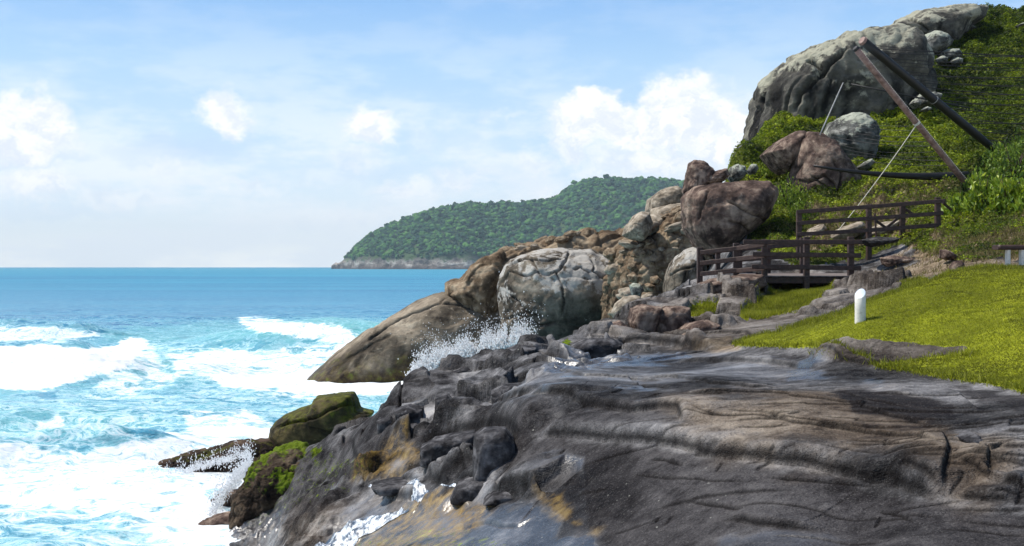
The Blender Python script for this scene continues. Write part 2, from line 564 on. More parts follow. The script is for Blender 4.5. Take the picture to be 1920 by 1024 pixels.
def bilinear(grid, px, ld):
    a = np.clip((px - PX0) / (PX1 - PX0) * (GC - 1), 0, GC - 1.001)
    b = np.clip((ld - LD0) / (LD1 - LD0) * (GR - 1), 0, GR - 1.001)
    i = a.astype(int); j = b.astype(int); fa = a - i; fb = b - j
    return (grid[j, i] * (1 - fa) + grid[j, i + 1] * fa) * (1 - fb) + (grid[j + 1, i] * (1 - fa) + grid[j + 1, i + 1] * fa) * fb


def ground_z(x, d):
    """base terrain height at world x, y=d (smooth, before ledges)"""
    x = np.atleast_1d(np.asarray(x, float)); d = np.atleast_1d(np.asarray(d, float))
    return bilinear(base_z, CX + F * x / d, np.log(d))


def hit(px, py, dmin=6.0, dmax=90.0):
    """world x, y where the sight line through a photo pixel meets the base terrain"""
    ds = np.exp(np.linspace(math.log(dmin), math.log(dmax), 900))
    z = bilinear(base_z, np.full(900, float(px)), np.log(ds))
    ray = -(py - CY) / F * ds
    m = np.nonzero(z >= ray)[0]
    k = m[0] if len(m) else 899
    return np.array([(px - CX) / F * ds[k], ds[k]])


# the full-resolution grid
cpx = np.concatenate([np.linspace(PX0, 400, 26)[:-1], np.linspace(400, 1000, 240)[:-1], np.linspace(1000, 1950, 470)[:-1], np.linspace(1950, PX1, 60)])
NC = len(cpx)
# columns are denser where the shore is looked at
cld = np.concatenate([np.linspace(LD0, math.log(8.2), 50)[:-1], np.linspace(math.log(8.2), math.log(18), 900)[:-1], np.linspace(math.log(18), math.log(30), 340)[:-1], np.linspace(math.log(30), LD1, 240)])
NR = len(cld)
TX, TL = np.meshgrid(cpx, cld)
TD = np.exp(TL)
X = ((TX - CX) / F * TD).ravel().astype(np.float32)
Y = TD.ravel().astype(np.float32)
Zb = bilinear(base_z, TX.ravel(), TL.ravel()).astype(np.float32)
Zt = Zb.copy()
Pxy = np.stack([X, Y, Zb * 0.7], -1)
vx = CX + F * X / Y
vy = CY - F * Zb / Y
jn = fbm(Pxy * np.float32(0.9), 4, seed=3)
jn2 = fbm(Pxy * np.float32(3.2), 3, seed=9)


def pmask(poly, soft=10.0, jit=10.0, dmin=0.0, dmax=999.0):
    s = poly_sd(vx, vy, poly) + jn * jit + jn2 * jit * 0.4
    return sstep(s, -soft, soft) * (Y > dmin) * (Y < dmax)


z6 = lambda *pts: [(1000 + 0.479 * a, 600 + 0.479 * b) for a, b in pts]
z5 = lambda *pts: [(400 + 0.3946 * a, 620 + 0.3946 * b) for a, b in pts]

lawn_m = pmask([(1372, 649), (1440, 630), (1510, 612), (1560, 600), (1610, 580), (1650, 564), (1700, 546), (1760, 526), (1800, 513), (1850, 508), (1920, 508), (2400, 500), (2400, 790), (1920, 742), (1850, 724), (1780, 712), (1700, 697), (1640, 690), (1580, 662), (1500, 657), (1440, 657)], 3, 5, 12, 25.5)
out_m = pmask([(1515, 670), (1560, 656), (1640, 650), (1750, 650), (1818, 656), (1805, 667), (1700, 681), (1640, 688), (1560, 674)], 3, 4, 12, 25)
patch_m = pmask([(1380, 598), (1400, 578), (1440, 552), (1480, 540), (1560, 543), (1535, 562), (1480, 582), (1420, 600)], 4, 6, 24, 36)
patch_m = np.maximum(patch_m, pmask([(1290, 592), (1310, 578), (1345, 575), (1335, 590), (1300, 598)], 4, 6, 24, 36) * 0.9)
patch_m = np.maximum(patch_m, pmask([(1690, 535), (1735, 528), (1720, 540), (1695, 545)], 4, 4, 22, 30))
hill_m = pmask([(1300, 330), (1400, 275), (1440, 225), (1540, 195), (1620, 180), (1700, 140), (1760, 50), (1850, -10), (2420, -30), (2420, 480), (1920, 476), (1850, 488), (1790, 488), (1730, 470), (1690, 458), (1640, 478), (1600, 490), (1500, 500), (1420, 470), (1380, 400)], 8, 12, 30.5)
bare_m = pmask([(1640, 470), (1700, 462), (1790, 452), (1850, 432), (1920, 425), (2100, 420), (2100, 480), (1900, 480), (1820, 470), (1760, 480), (1700, 485)], 8, 22, 30, 38) * sstep(jn + jn2 * 0.8, -0.35, 0.25)
bare_m = np.maximum(bare_m, pmask([(1570, 385), (1640, 350), (1740, 335), (1800, 345), (1760, 375), (1640, 400)], 10, 22, 36, 50) * 0.5)
bare_m = np.maximum(bare_m, pmask([(1490, 430), (1560, 385), (1690, 385), (1700, 440), (1600, 460), (1500, 470)], 8, 18, 34, 46) * sstep(jn2 + jn, -0.5, 0.2))
grassy = np.maximum(np.maximum(lawn_m * (1 - out_m), patch_m), np.maximum(hill_m * (1 - bare_m * 0.9), 0))
rocky = 1 - np.maximum(grassy, hill_m * 0.9)

# --- strata: low ledges that follow the bedding of the rock
ang = math.radians(-38)
sx, sy = math.cos(ang), math.sin(ang)
a_ = X * sx + Y * sy            # along strike
b_ = -X * sy + Y * sx           # across strike
warp = fbm(np.stack([a_ * 0.16, b_ * 0.30, Zb * 0.3], -1), 2, seed=21)
s1 = b_ * 1.0 + warp * 1.15
band = s1 * 0.95
fr = band - np.floor(band)
lay = _perm[(np.floor(band).astype(int)) & 255] / 255.0
step1 = np.exp(-(1 - fr) * 2.2) * 0 + fr * (0.35 + 0.65 * lay)       # gentle rise then a sharp drop towards the viewer side
gate1 = sstep(fbm(np.stack([a_ * 0.22, b_ * 0.5, Zb], -1), 3, seed=33), -0.45, 0.35)
amp1 = 0.018 * np.clip(Y / 14, 0.6, 1.6)
Zt += rocky * amp1 * gate1 * (np.where(fr < 0.84, fr / 0.84, (1 - fr) / 0.16) - 0.5) * (0.35 + 0.65 * lay) * -1.0
band2 = b_ * 2.3 + warp * 2.6 + 0.35 * fbm(np.stack([a_ * 0.5, b_ * 0.8, Zb], -1), 2, seed=23)
fr2 = band2 - np.floor(band2)
gate2 = sstep(fbm(np.stack([a_ * 0.5, b_ * 0.9, Zb], -1), 3, seed=41), -0.15, 0.4)
Zt += rocky * 0.005 * gate2 * (np.where(fr2 < 0.9, fr2 / 0.9, (1 - fr2) / 0.1) - 0.5) * -1.0
# broad swells and fine roughness
Zt += rocky * (0.03 * fbm(np.stack([a_ * 0.16, b_ * 0.40, Zb * 0.4], -1), 2, seed=50) * np.clip(Y / 16, 0.6, 1.6))
Zt += rocky * 0.006 * fbm(Pxy * np.float32(4.0), 3, seed=58)
# broken, blocky bedrock on the seaward side and by the path
blk = np.maximum(pmask([(620, 830), (680, 780), (760, 730), (900, 680), (1060, 630), (1200, 600), (1320, 590), (1300, 640), (1150, 660), (1040, 690), (960, 740), (900, 800), (800, 850), (740, 850)], 20, 20),
                 pmask([(1080, 640), (1150, 590), (1300, 525), (1440, 530), (1420, 590), (1380, 610), (1250, 640)], 10, 15, 25, 36))
blk = np.maximum(blk, pmask([(640, 900), (760, 850), (960, 860), (1100, 880), (1130, 960), (1000, 930), (800, 950), (660, 930)], 20, 20))
blk = np.maximum(blk, 0.7 * pmask([(1480, 560), (1600, 520), (1760, 505), (1780, 520), (1660, 550), (1560, 590), (1500, 600)], 10, 15, 25, 36))
_jw = fbm(Pxy * np.float32(0.7), 2, seed=61)
cp = np.stack([a_ * 0.75, b_ * 1.5, Zb * 0.8], -1) + np.stack([_jw, -_jw, _jw], -1) * 0.25
idx = np.nonzero(blk * rocky > 0.02)[0]
F1, F2, ID = cells(cp[idx], 5)
tilt = _g[ID & 255]
cr_ = F2 - F1
h_ = ((ID / 255.0 - 0.5) * 0.36 + tilt[:, 0] * F1 * 0.36) * sstep(cr_, 0.0, 0.07) - 0.03 * np.exp(-(cr_ / 0.04) ** 2) + 0.06 * np.clip(cr_, 0, .4)
Zt[idx] += (blk * rocky)[idx] * h_ * np.clip(Y[idx] / 24, 0.5, 1.25)

crackmask = np.zeros(len(X), np.float32)
crackmask[idx] = (np.exp(-(cr_ / 0.028) ** 2) * blk[idx] * rocky[idx]) * 0.8

# --- ledges and cracks traced on site: (points, step height, groove depth, groove width, reach)
LEDGES = [
    (z6((0, 455), (140, 460), (300, 475), (430, 480), (560, 510), (700, 540), (860, 555), (1000, 572), (1100, 590), (1200, 620), (1320, 645), (1380, 640), (1500, 690), (1600, 735)), .26, .10, .035, .55),
    (z6((-20, 360), (60, 345), (150, 335), (270, 372), (380, 392), (480, 372), (555, 380), (575, 430), (565, 470)), .20, .05, .03, .45),
    (z6((560, 330), (700, 310), (900, 300), (1100, 312), (1250, 342), (1400, 400), (1530, 432), (1590, 442)), .05, .05, .02, .3),
    (z6((580, 400), (700, 410), (850, 402), (1000, 422), (1200, 452), (1320, 462)), .03, .04, .02, .25),
    (z6((850, 385), (1000, 430), (1150, 442), (1290, 464), (1430, 492), (1500, 532), (1600, 580)), .07, .06, .02, .3),
    (z6((1200, 515), (1350, 540), (1500, 562), (1560, 577)), .03, .05, .02, .25),
    (z6((1600, 440), (1612, 500), (1640, 560), (1625, 640), (1612, 720)), .10, .12, .04, .3),
    (z6((1640, 600), (1720, 620), (1780, 640), (1810, 610)), .10, .08, .03, .3),
    (z6((1600, 490), (1680, 488), (1750, 520), (1790, 580), (1805, 640)), .0, .06, .025, .3),
    (z6((1330, 600), (1480, 590), (1610, 592)), .05, .06, .02, .25),
    (z6((880, 627), (1050, 636), (1200, 650), (1365, 660)), .05, .06, .02, .25),
    (z6((590, 715), (720, 735), (850, 750)), .04, .05, .02, .3),
    (z6((720, 780), (900, 800), (1050, 825), (1165, 832)), .10, .09, .03, .3),
    (z6((440, 550), (520, 560), (600, 582)), .04, .06, .02, .2),
    (z6((350, 605), (500, 620), (700, 640), (880, 656)), .03, .03, .015, .2),
    (z6((540, 167), (640, 160), (760, 155), (880, 165), (1000, 175), (1110, 187)), .12, .06, .03, .4),
    (z6((345, 272), (430, 265), (535, 278)), .07, .10, .04, .3),
    (z6((400, 240), (560, 230), (700, 252), (860, 272), (1000, 262)), .08, .05, .03, .3),
    (z6((0, 222), (200, 240), (400, 235), (520, 242)), .07, .05, .03, .4),
    (z6((420, 165), (500, 150), (640, 130), (760, 110)), .06, .05, .03, .4),
    (z6((120, 118), (220, 136), (335, 126), (355, 95), (450, 95), (560, 102), (690, 126)), .34, .10, .06, .7),
    (z6((480, 72), (600, 80), (740, 60), (900, 70)), .12, .06, .04, .5),
    (z6((1100, 135), (1200, 166), (1330, 178), (1420, 165)), .10, .06, .03, .3),
    (z6((1380, 660), (1450, 640), (1560, 690), (1600, 700)), .09, .07, .03, .3),
    (z6((1820, 470), (1920, 480), (2050, 485)), .06, .05, .03, .3),
    (z6((1800, 545), (1920, 550), (2050, 560)), .08, .06, .03, .3),
    (z6((1800, 662), (1920, 692), (2050, 700)), .10, .06, .03, .3),
    (z6((1640, 702), (1750, 712), (1880, 722)), .10, .08, .03, .3),
    (z6((60, 325), (130, 290), (230, 262)), .0, .05, .02, .2),
    (z6((290, 325), (345, 270)), .0, .05, .02, .2),
    (z6((185, 325), (225, 262)), .0, .04, .02, .2),
    (z6((1680, 545), (1640, 592)), .0, .05, .02, .2),
    (z6((1150, 270), (1300, 330), (1400, 350), (1500, 372)), .03, .03, .02, .2),
    (z6((1560, 250), (1680, 300), (1750, 360), (1690, 372)), .06, .03, .02, .2),
    (z6((1340, 740), (1450, 780), (1500, 800)), .04, .06, .02, .2),
    (z5((975, 560), (1000, 530), (1130, 505), (1250, 487), (1290, 470), (1400, 474), (1440, 530), (1435, 560)), .52, .05, .05, .6),
    (z5((1245, 490), (1235, 560), (1222, 640)), .08, .14, .05, .2),
    (z5((1320, 380), (1450, 385), (1530, 360)), .20, .05, .05, .4),
    (z5((740, 862), (850, 815), (985, 792)), .22, .12, .06, .5),
    (z5((860, 722), (1000, 716), (1080, 726), (1150, 712)), .16, .06, .04, .4),
    (z5((1130, 752), (1230, 748), (1335, 722)), .22, .08, .05, .4),
    (z5((1280, 792), (1400, 772), (1455, 768), (1550, 790)), .18, .06, .05, .4),
    (z5((640, 742), (760, 682), (860, 622), (945, 632)), .15, .06, .05, .4),
    (z5((690, 465), (660, 560), (690, 650)), .12, .08, .06, .4),
    (z5((1370, 92), (1440, 112), (1535, 100)), .25, .10, .08, .5),
    (z5((1130, 185), (1200, 178), (1260, 182)), .12, .10, .06, .4),
    (z5((1000, 242), (900, 302), (790, 382)), .45, .08, .08, .6),
    (z5((820, 565), (920, 572), (1000, 525), (1090, 462)), .25, .10, .06, .4),
    (z5((1150, 560), (1130, 640), (1230, 655)), .05, .06, .04, .2),
    (z5((1100, 945), (1280, 925), (1440, 940), (1560, 870)), .06, .05, .025, .3),
    (z5((1180, 870), (1240, 880), (1300, 870)), .03, .04, .02, .2),
]
# transverse and parallel joints continued by chance over the big slab
rr = random.Random(4)
for k in range(64):
    px, py = rr.uniform(1050, 1950), rr.uniform(690, 1010)
    h0 = hit(px, py)
    if rr.random() < 0.8:
        a0 = ang + rr.uniform(-0.16, 0.16); L_ = rr.uniform(0.5, 2.6)
    else:
        a0 = ang + 1.5 + rr.uniform(-0.3, 0.3); L_ = rr.uniform(0.15, 0.5)
    pts = [h0]
    for q in range(5):
        a0 += rr.uniform(-0.06, 0.06)
        pts.append(pts[-1] + np.array([math.cos(a0), math.sin(a0)]) * L_ / 5)
    LEDGES.append(('xy', pts, rr.uniform(.0, .05), rr.uniform(.010, .024), rr.uniform(.012, .019), .25))

_jl = fbm(Pxy * np.float32(1.3), 2, seed=63)
jit_x = X + 0.03 * _jl
jit_y = Y + 0.03 * _jl
for L in LEDGES:
    if L[0] == 'xy':
        _, pts, st, gd, gw, reach = L
        pts = np.array(pts)
    else:
        pxs, st, gd, gw, reach = L
        pts = np.array([hit(a, b) for a, b in pxs])
        dv = np.abs(pts[-1] - pts[0]); acr = dv[0] / (dv.sum() + 1e-6)
        gw = gw * (0.42 + 0.40 * acr); gd = gd * 0.45; st = st * 1.25
    r3 = reach * 3.2
    sel = np.nonzero((X > pts[:, 0].min() - r3) & (X < pts[:, 0].max() + r3) & (Y > pts[:, 1].min() - r3) & (Y < pts[:, 1].max() + r3))[0]
    if len(sel) == 0: continue
    dist, side, par, LL = line_sd(jit_x[sel], jit_y[sel], pts)
    end = sstep(np.minimum(par, 1 - par) * LL, 0, min(0.5, LL * 0.25))
    if L[0] != 'xy' and pts[-1, 0] < pts[0, 0]: side = -side
    # 'above' is the far side of the line
    up = side
    # above the line the rock bulges over it like the rounded edge of a slab, below it dips a little
    rr_ = max(0.045, st * 0.38)
    q = np.clip(dist / rr_, 0, 1)
    e = np.where(up > 0, np.sqrt(1 - (1 - q) ** 2) * np.exp(-np.maximum(dist - rr_, 0) / (reach * 1.5)), -0.12 * np.exp(-dist / reach))
    lip = 1.0
    ds_ = np.abs(dist * up - gw * 0.9)
    Zt[sel] += (st * 0.50 * e * lip - gd * np.exp(-(ds_ / gw) ** 2)) * end
    crackmask[sel] = np.maximum(crackmask[sel], np.exp(-(ds_ / (gw * 1.0)) ** 2) * end * (1.0 if L[0] != 'xy' else 0.8))

# --- grass ground gets its own soft relief
Zt += lawn_m * (1 - out_m) * (0.05 + 0.03 * jn + 0.012 * jn2)
Zt += hill_m * (0.35 * jn + 0.10 * jn2) * sstep(Y, 30, 40)
Zt += out_m * 0.06 * (1 + jn)
Zt += bare_m * (0.12 * jn2 - 0.1)

rough_reg = pmask([(430, 1024), (440, 880), (510, 838), (620, 842), (700, 880), (740, 900), (640, 940), (560, 960), (700, 990), (640, 1060), (430, 1060)], 14, 14, 17, 34)
Zt += rough_reg * (0.14 * fbm(Pxy * np.float32(1.5), 4, gain=.6, seed=151) - 0.09 * np.abs(fbm(Pxy * np.float32(2.6), 3, seed=152)))
tan_m = pmask([(1250, 760), (1500, 735), (1700, 760), (1800, 850), (1900, 880), (1850, 950), (1650, 880), (1400, 860), (1280, 830)], 40, 40) * 0.85
tan_m = np.maximum(tan_m, 0.45 * pmask([(1080, 640), (1300, 560), (1430, 525), (1640, 500), (1780, 500), (1700, 540), (1500, 610), (1380, 660), (1200, 650)], 20, 25, 22, 36))
tan_m = np.maximum(tan_m, 0.5 * pmask([(430, 1024), (560, 935), (760, 930), (900, 960), (700, 1060)], 20, 20))
dark_m = pmask([(1560, 735), (1600, 727), (1680, 740), (1780, 770), (1800, 800), (1700, 795), (1600, 775)], 5, 14) * 0.95
dark_m = np.maximum(dark_m, pmask([(1740, 722), (1850, 725), (1950, 745), (1950, 790), (1830, 750)], 5, 14) * 0.8)
dark_m = np.maximum(dark_m, pmask([(1440, 665), (1520, 672), (1530, 688), (1450, 680)], 4, 8) * 0.8)
dark_m = np.maximum(dark_m, out_m * 0.40)
tan_m = np.maximum(tan_m, out_m * 0.6)
# lower face of the slab darkened: its shade painted into the colour
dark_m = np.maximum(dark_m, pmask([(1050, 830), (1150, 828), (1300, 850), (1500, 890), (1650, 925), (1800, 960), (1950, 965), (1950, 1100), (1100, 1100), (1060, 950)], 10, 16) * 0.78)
dark_m = np.maximum(dark_m, pmask([(960, 780), (1120, 765), (1280, 780), (1270, 815), (1100, 815), (980, 815)], 8, 10) * 0.65)
dark_m = np.maximum(dark_m, pmask([(620, 830), (700, 780), (800, 800), (930, 840), (900, 890), (1050, 900), (1100, 830), (960, 800), (900, 780), (820, 840), (720, 860), (680, 900)], 14, 18) * 0.75)
dark_m = np.maximum(dark_m, pmask([(700, 790), (780, 700), (900, 660), (830, 740), (760, 770)], 10, 12) * 0.6)
wet_m = pmask([(700, 800), (780, 725), (900, 690), (1000, 670), (1150, 640), (1000, 740), (960, 790), (800, 830), (760, 850), (900, 870), (1100, 900), (1150, 1024), (1100, 1080), (560, 1080), (640, 930), (760, 860)], 25, 25) * 0.62
wet_m = np.maximum(wet_m, pmask([(1020, 660), (1300, 650), (1560, 690), (1660, 720), (1500, 735), (1300, 740), (1100, 770), (960, 790)], 20, 20) * 0.52)
wet_m = np.maximum(wet_m, pmask([(1030, 860), (1100, 850), (1110, 960), (1050, 960)], 10, 10) * 0.8)
wet_m = np.maximum(wet_m, sstep(-Zt, 4.6, 5.4) * 0.7)
dark_m = np.maximum(dark_m, pmask([(430, 1000), (440, 880), (480, 850), (640, 845), (700, 880), (640, 930), (480, 1010)], 10, 12, 17, 34) * 0.75)
for _pl, _v in (([(690, 950), (800, 925), (1000, 935), (1060, 985), (1130, 1000), (1130, 1060), (600, 1060)], 1.0), ([(600, 910), (700, 880), (880, 880), (900, 925), (700, 945)], .7), ([(700, 800), (790, 720), (900, 690), (960, 720), (900, 780), (820, 830), (760, 850)], .5),
                 ([(1070, 655), (1160, 655), (1290, 668), (1240, 690), (1090, 700), (1020, 720), (1020, 680)], 1.0), ([(1020, 760), (1100, 725), (1300, 725), (1320, 745), (1150, 760), (1040, 790)], .8), ([(1500, 690), (1640, 700), (1650, 715), (1480, 712)], .9),
                 ([(1350, 1010), (1480, 995), (1600, 1010), (1700, 1060), (1350, 1080)], .55), ([(960, 880), (1060, 850), (1100, 900), (1060, 980), (980, 930)], .75)):
    wet_m = np.maximum(wet_m, pmask(_pl, 26, 34, 6, 34) * _v)
wet_m = wet_m * (1 - 0.35 * blk)
moss_m = pmask([(462, 880), (500, 838), (560, 838), (600, 842), (560, 850), (520, 870), (490, 890), (470, 930), (462, 960), (440, 955), (440, 930)], 6, 10) * 1.0
moss_m = np.maximum(moss_m, pmask([(440, 880), (520, 845), (600, 850), (640, 900), (690, 890), (640, 925), (560, 950), (470, 985), (435, 960)], 10, 14) * 0.34)
moss_m = np.maximum(moss_m, pmask([(580, 850), (700, 860), (690, 900), (600, 900)], 10, 10) * 0.4)
moss_m = np.maximum(moss_m, pmask([(1035, 655), (1065, 632), (1075, 640), (1050, 665)], 4, 5) * 0.7)
moss_m = np.maximum(moss_m, pmask([(640, 1000), (900, 990), (1000, 1040), (640, 1060)], 10, 10) * 0.38)
ochre_m = pmask([(640, 1024), (740, 960), (800, 935), (930, 945), (900, 980), (820, 1060), (640, 1060)], 12, 12) * 0.8
ochre_m = np.maximum(ochre_m, pmask([(1010, 925), (1040, 930), (1080, 975), (1130, 985), (1120, 1010), (1060, 970)], 12, 22) * 0.5)
ochre_m = np.maximum(ochre_m, pmask([(700, 860), (760, 840), (800, 860), (740, 890), (660, 900)], 6, 8) * 0.6)
soil_m = np.maximum(bare_m, pmask([(1640, 520), (1700, 490), (1780, 470), (1950, 500), (2100, 505), (2100, 512), (1900, 518), (1800, 520), (1700, 525)], 6, 10, 25, 34) * 0.75)
soil_m = np.maximum(soil_m, pmask([(1300, 655), (1370, 645), (1385, 655), (1340, 662)], 5, 5, 18, 26) * 0.8)


def grid_faces(nr, nc):
    i = np.arange(nr * nc, dtype=np.int32).reshape(nr, nc)
    return np.stack([i[:-1, :-1], i[:-1, 1:], i[1:, 1:], i[1:, :-1]], -1).reshape(-1, 4)


GF = grid_faces(NR, NC)


def sub_mesh(name, fmask, mat, lift=0.0, attrs=None, zz=None):
    f = GF[fmask]
    used = np.unique(f)
    remap = np.full(len(X), -1, np.int32); remap[used] = np.arange(len(used))
    V = np.stack([X[used], Y[used], (Zt if zz is None else zz)[used] + lift], -1)
    o = mesh_obj(name, V, remap[f], mat, loc=(0, 0, 0))
    for k, v in (attrs or {}).items(): add_attr(o, k, v[used])
    return o


fz = Zt[GF].max(1)
keep = fz > SEA - 1.6
gl = grassy[GF].mean(1) > 0.5
fy = Y[GF].mean(1)
is_hill = (hill_m[GF].mean(1) > 0.5) & (fy > 30)
is_lawn = gl & ~is_hill
iso = 1 - sstep(vx + 40 * jn, 900, 1080) * (Y < 30)
tone = fbm(np.stack([a_ * 0.28, b_ * 0.62, Zb * 1.0], -1), 5, gain=0.50, seed=130)
tone = tone + (fbm(np.stack([X * 0.9, Y * 0.9, Zt * 1.1], -1), 6, gain=0.66, seed=137) - tone) * iso
tone = np.clip(0.5 + 0.30 * tone + 0.10 * jn, 0, 1)
spot = sstep(fbm(Pxy * np.float32(0.5), 2, seed=133), 0.0, 0.4)
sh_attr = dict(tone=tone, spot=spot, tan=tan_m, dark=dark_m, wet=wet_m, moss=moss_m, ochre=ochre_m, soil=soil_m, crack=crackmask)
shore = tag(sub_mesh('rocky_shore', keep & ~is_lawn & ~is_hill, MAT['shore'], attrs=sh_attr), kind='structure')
lawn = tag(sub_mesh('lawn', keep & is_lawn, MAT['lawn']), kind='structure')


def hill_material():
    m, t, b, p = material('hillside_soil', 0.95)
    n = t.noise(p, 0.6, 3, 0.65); n2 = t.noise(p, 6, 5, 0.7)
    g = t.ramp(t.math('ADD', t.math('MULTIPLY', n, 0.5), t.math('MULTIPLY', n2, 0.5)), [(0.36, (0.02, 0.024, 0.006)), (0.5, (0.055, 0.07, 0.008)), (0.64, (0.13, 0.15, 0.015))])
    s = t.ramp(n2, [(0.35, (0.045, 0.032, 0.022)), (0.5, (0.15, 0.11, 0.065)), (0.68, (0.33, 0.27, 0.17))])
    bm = t.smooth(t.math('ADD', t.attr('soil'), t.math('MULTIPLY', t.math('SUBTRACT', n2, 0.5), 1.2)), 0.35, 0.65)
    t.put(b.inputs['Base Color'], t.mix(bm, g, s))
    b.inputs['Specular IOR Level'].default_value = 0.1
    t.put(b.inputs['Normal'], t.bump(n2, 0.9, 0.12))
    return m


hill = tag(sub_mesh('hillside', keep & is_hill, hill_material(), attrs=dict(soil=soil_m)), kind='structure')
ZT = Zt.reshape(NR, NC)


def surf_z(x, d):
    """final terrain height"""
    x = np.atleast_1d(np.asarray(x, float)); d = np.atleast_1d(np.asarray(d, float))
    a = np.clip(np.interp(CX + F * x / d, cpx, np.arange(NC)), 0, NC - 1.001)
    b = np.clip(np.interp(np.log(d), cld, np.arange(NR)), 0, NR - 1.001)
    i = a.astype(int); j = b.astype(int); fa = a - i; fb = b - j
    return (ZT[j, i] * (1 - fa) + ZT[j, i + 1] * fa) * (1 - fb) + (ZT[j + 1, i] * (1 - fa) + ZT[j + 1, i + 1] * fa) * fb
#--SEA--

# ---------------------------------------------------------------- sea
def build_sea():
    PXA, PXB, NCs = -700.0, 2700.0, 900
    d1 = np.exp(np.linspace(math.log(14), math.log(170), 900))
    d2 = np.exp(np.linspace(math.log(170), math.log(9000), 90))[1:]
    ds = np.concatenate([d1, d2])
    pxs = np.linspace(PXA, PXB, NCs)
    gx, gd = np.meshgrid(pxs, ds)
    x = ((gx - CX) / F * gd).ravel().astype(np.float32)
    y = gd.ravel().astype(np.float32)
    gx = gx.ravel(); r = len(ds)
    near = sstep(-y, -220, -90)
    p = np.stack([x, y, np.zeros_like(x)], -1)
    n_big = fbm(p * np.float32([0.05, 0.09, 1]), 3, seed=70)
    n_mid = fbm(p * np.float32([0.22, 0.42, 1]), 4, seed=75)
    n_sml = fbm(p * np.float32([0.9, 1.5, 1]), 3, seed=80)
    z = near * (0.30 * n_big + 0.17 * n_mid + 0.05 * n_sml)
    wob = fbm(np.stack([x * 0.12, y * 0.05, x * 0], -1), 3, seed=85)
    wob2 = fbm(np.stack([x * 0.6, y * 0.6, x * 0], -1), 4, seed=86)

    def wave(d0, amp, pa, pb, fade, wf, wb, bend=0.0, rough=0.0):
        a = amp * sstep(gx, pa - fade, pa + fade) * (1 - sstep(gx, pb - fade, pb + fade))
        a = a * (1 + 0.16 * wob + rough * wob2)
        t = y - (d0 + bend * (gx - 300) / 300 + 1.3 * wob)
        return a * np.where(t < 0, np.exp(-(t / wf) ** 2), np.exp(-(t / wb) ** 2))
    w1 = wave(60.5, 2.1, -900, 215, 100, 3.4, 4.0, 0.5, 0.07)
    w1b = wave(61.5, 1.0, 230, 430, 90, 2.4, 4.5, 1.0, 0.05)
    w2 = wave(84.0, 2.15, 400, 900, 190, 3.4, 6.5, -2.0, 0.03)
    w3 = wave(93.0, 1.35, -900, 210, 90, 3.0, 6.0, 0.0, 0.06)
    w4 = wave(36.5, 0.95, -900, 330, 140, 1.6, 3.2, 1.5, 0.15)
    w5 = wave(70.0, 0.7, 330, 700, 90, 2.5, 5.0, -2.0, 0.08)
    w6 = wave(46.0, 0.5, -300, 500, 200, 2.5, 4.0, 1.0, 0.05)
    z = z * (1 - 0.6 * np.clip(w1 * .5 + w2, 0, 1)) + w1 + w1b + w2 + w3 + w4 + w5 + w6
    z = z + SEA
    sx_ = CX + F * x / y
    sy_ = CY - F * z / y
    jj = fbm(p * np.float32([0.35, 0.6, 1]), 4, seed=90)
    j2 = fbm(p * np.float32([1.6, 2.4, 1]), 3, seed=95)

    def fm(poly, soft, jit):
        s = poly_sd(sx_, sy_, poly) + jj * jit + j2 * jit * .5
        return sstep(s, -soft, soft)
    foam = np.full(len(x), 0.10, np.float32) * near
    def add(m, v):
        nonlocal foam
        foam = np.maximum(foam, m * v)
    add(fm([(-700, 735), (330, 735), (420, 650), (900, 640), (900, 860), (-700, 860)], 30, 20), 0.25)
    add(fm([(300, 655), (560, 640), (720, 620), (900, 640), (800, 735), (480, 738), (330, 700)], 22, 16), 0.50)
    add(fm([(390, 700), (470, 700), (600, 690), (760, 700), (760, 728), (560, 735), (420, 728)], 9, 9), 0.80)
    add(fm([(320, 672), (400, 655), (470, 650), (470, 672), (400, 690), (330, 700)], 8, 9), 0.66)
    add(fm([(448, 594), (500, 598), (560, 606), (640, 612), (700, 640), (640, 645), (540, 632), (480, 622), (450, 606)], 6, 7), 0.66)
    add(fm([(-700, 616), (60, 614), (180, 617), (215, 628), (120, 640), (-700, 642)], 7, 7), 0.52)
    add(fm([(-700, 640), (60, 648), (130, 655), (200, 652), (245, 634), (276, 640), (266, 662), (232, 690), (200, 700), (160, 706), (120, 716), (100, 730), (50, 728), (-700, 728)], 5, 7), 1.25)
    add(fm([(230, 640), (290, 650), (310, 690), (330, 720), (250, 740), (180, 725), (200, 700)], 14, 12), 0.46)
    add(fm([(60, 780), (110, 776), (120, 800), (70, 804)], 6, 8), 0.56)
    add(fm([(330, 775), (470, 770), (520, 800), (360, 815)], 8, 10), 0.48)
    add(fm([(-700, 836), (60, 830), (150, 840), (240, 826), (320, 812), (420, 797), (505, 785), (560, 800), (640, 1100), (-700, 1140)], 10, 12), 0.54)
    add(fm([(150, 845), (240, 828), (320, 812), (420, 797), (515, 786), (560, 830), (480, 870), (470, 1000), (440, 1040), (420, 1100), (330, 1000), (260, 950), (-50, 950), (-700, 960), (-700, 900), (60, 915), (230, 905), (260, 860), (200, 850)], 14, 16), 0.62)
    add(fm([(560, 715), (640, 722), (770, 708), (900, 700), (900, 740), (700, 742), (590, 738)], 6, 7), 0.85)
    add(fm([(770, 640), (960, 600), (1100, 640), (1000, 720), (780, 740)], 12, 12), 1.1)
    lo = fm([(-100, 950), (140, 955), (260, 985), (330, 1040), (-100, 1100)], 18, 22)
    foam = foam - lo * 0.22 + 0.10 * jj * (sy_ > 740)
    teal = fm([(-700, 775), (200, 765), (330, 790), (150, 815), (-700, 815)], 16, 18) * 0.8
    teal = np.maximum(teal, fm([(500, 600), (760, 600), (760, 645), (460, 640)], 12, 10))
    teal = np.maximum(teal, fm([(180, 620), (460, 600), (460, 645), (200, 640)], 10, 10) * .8)
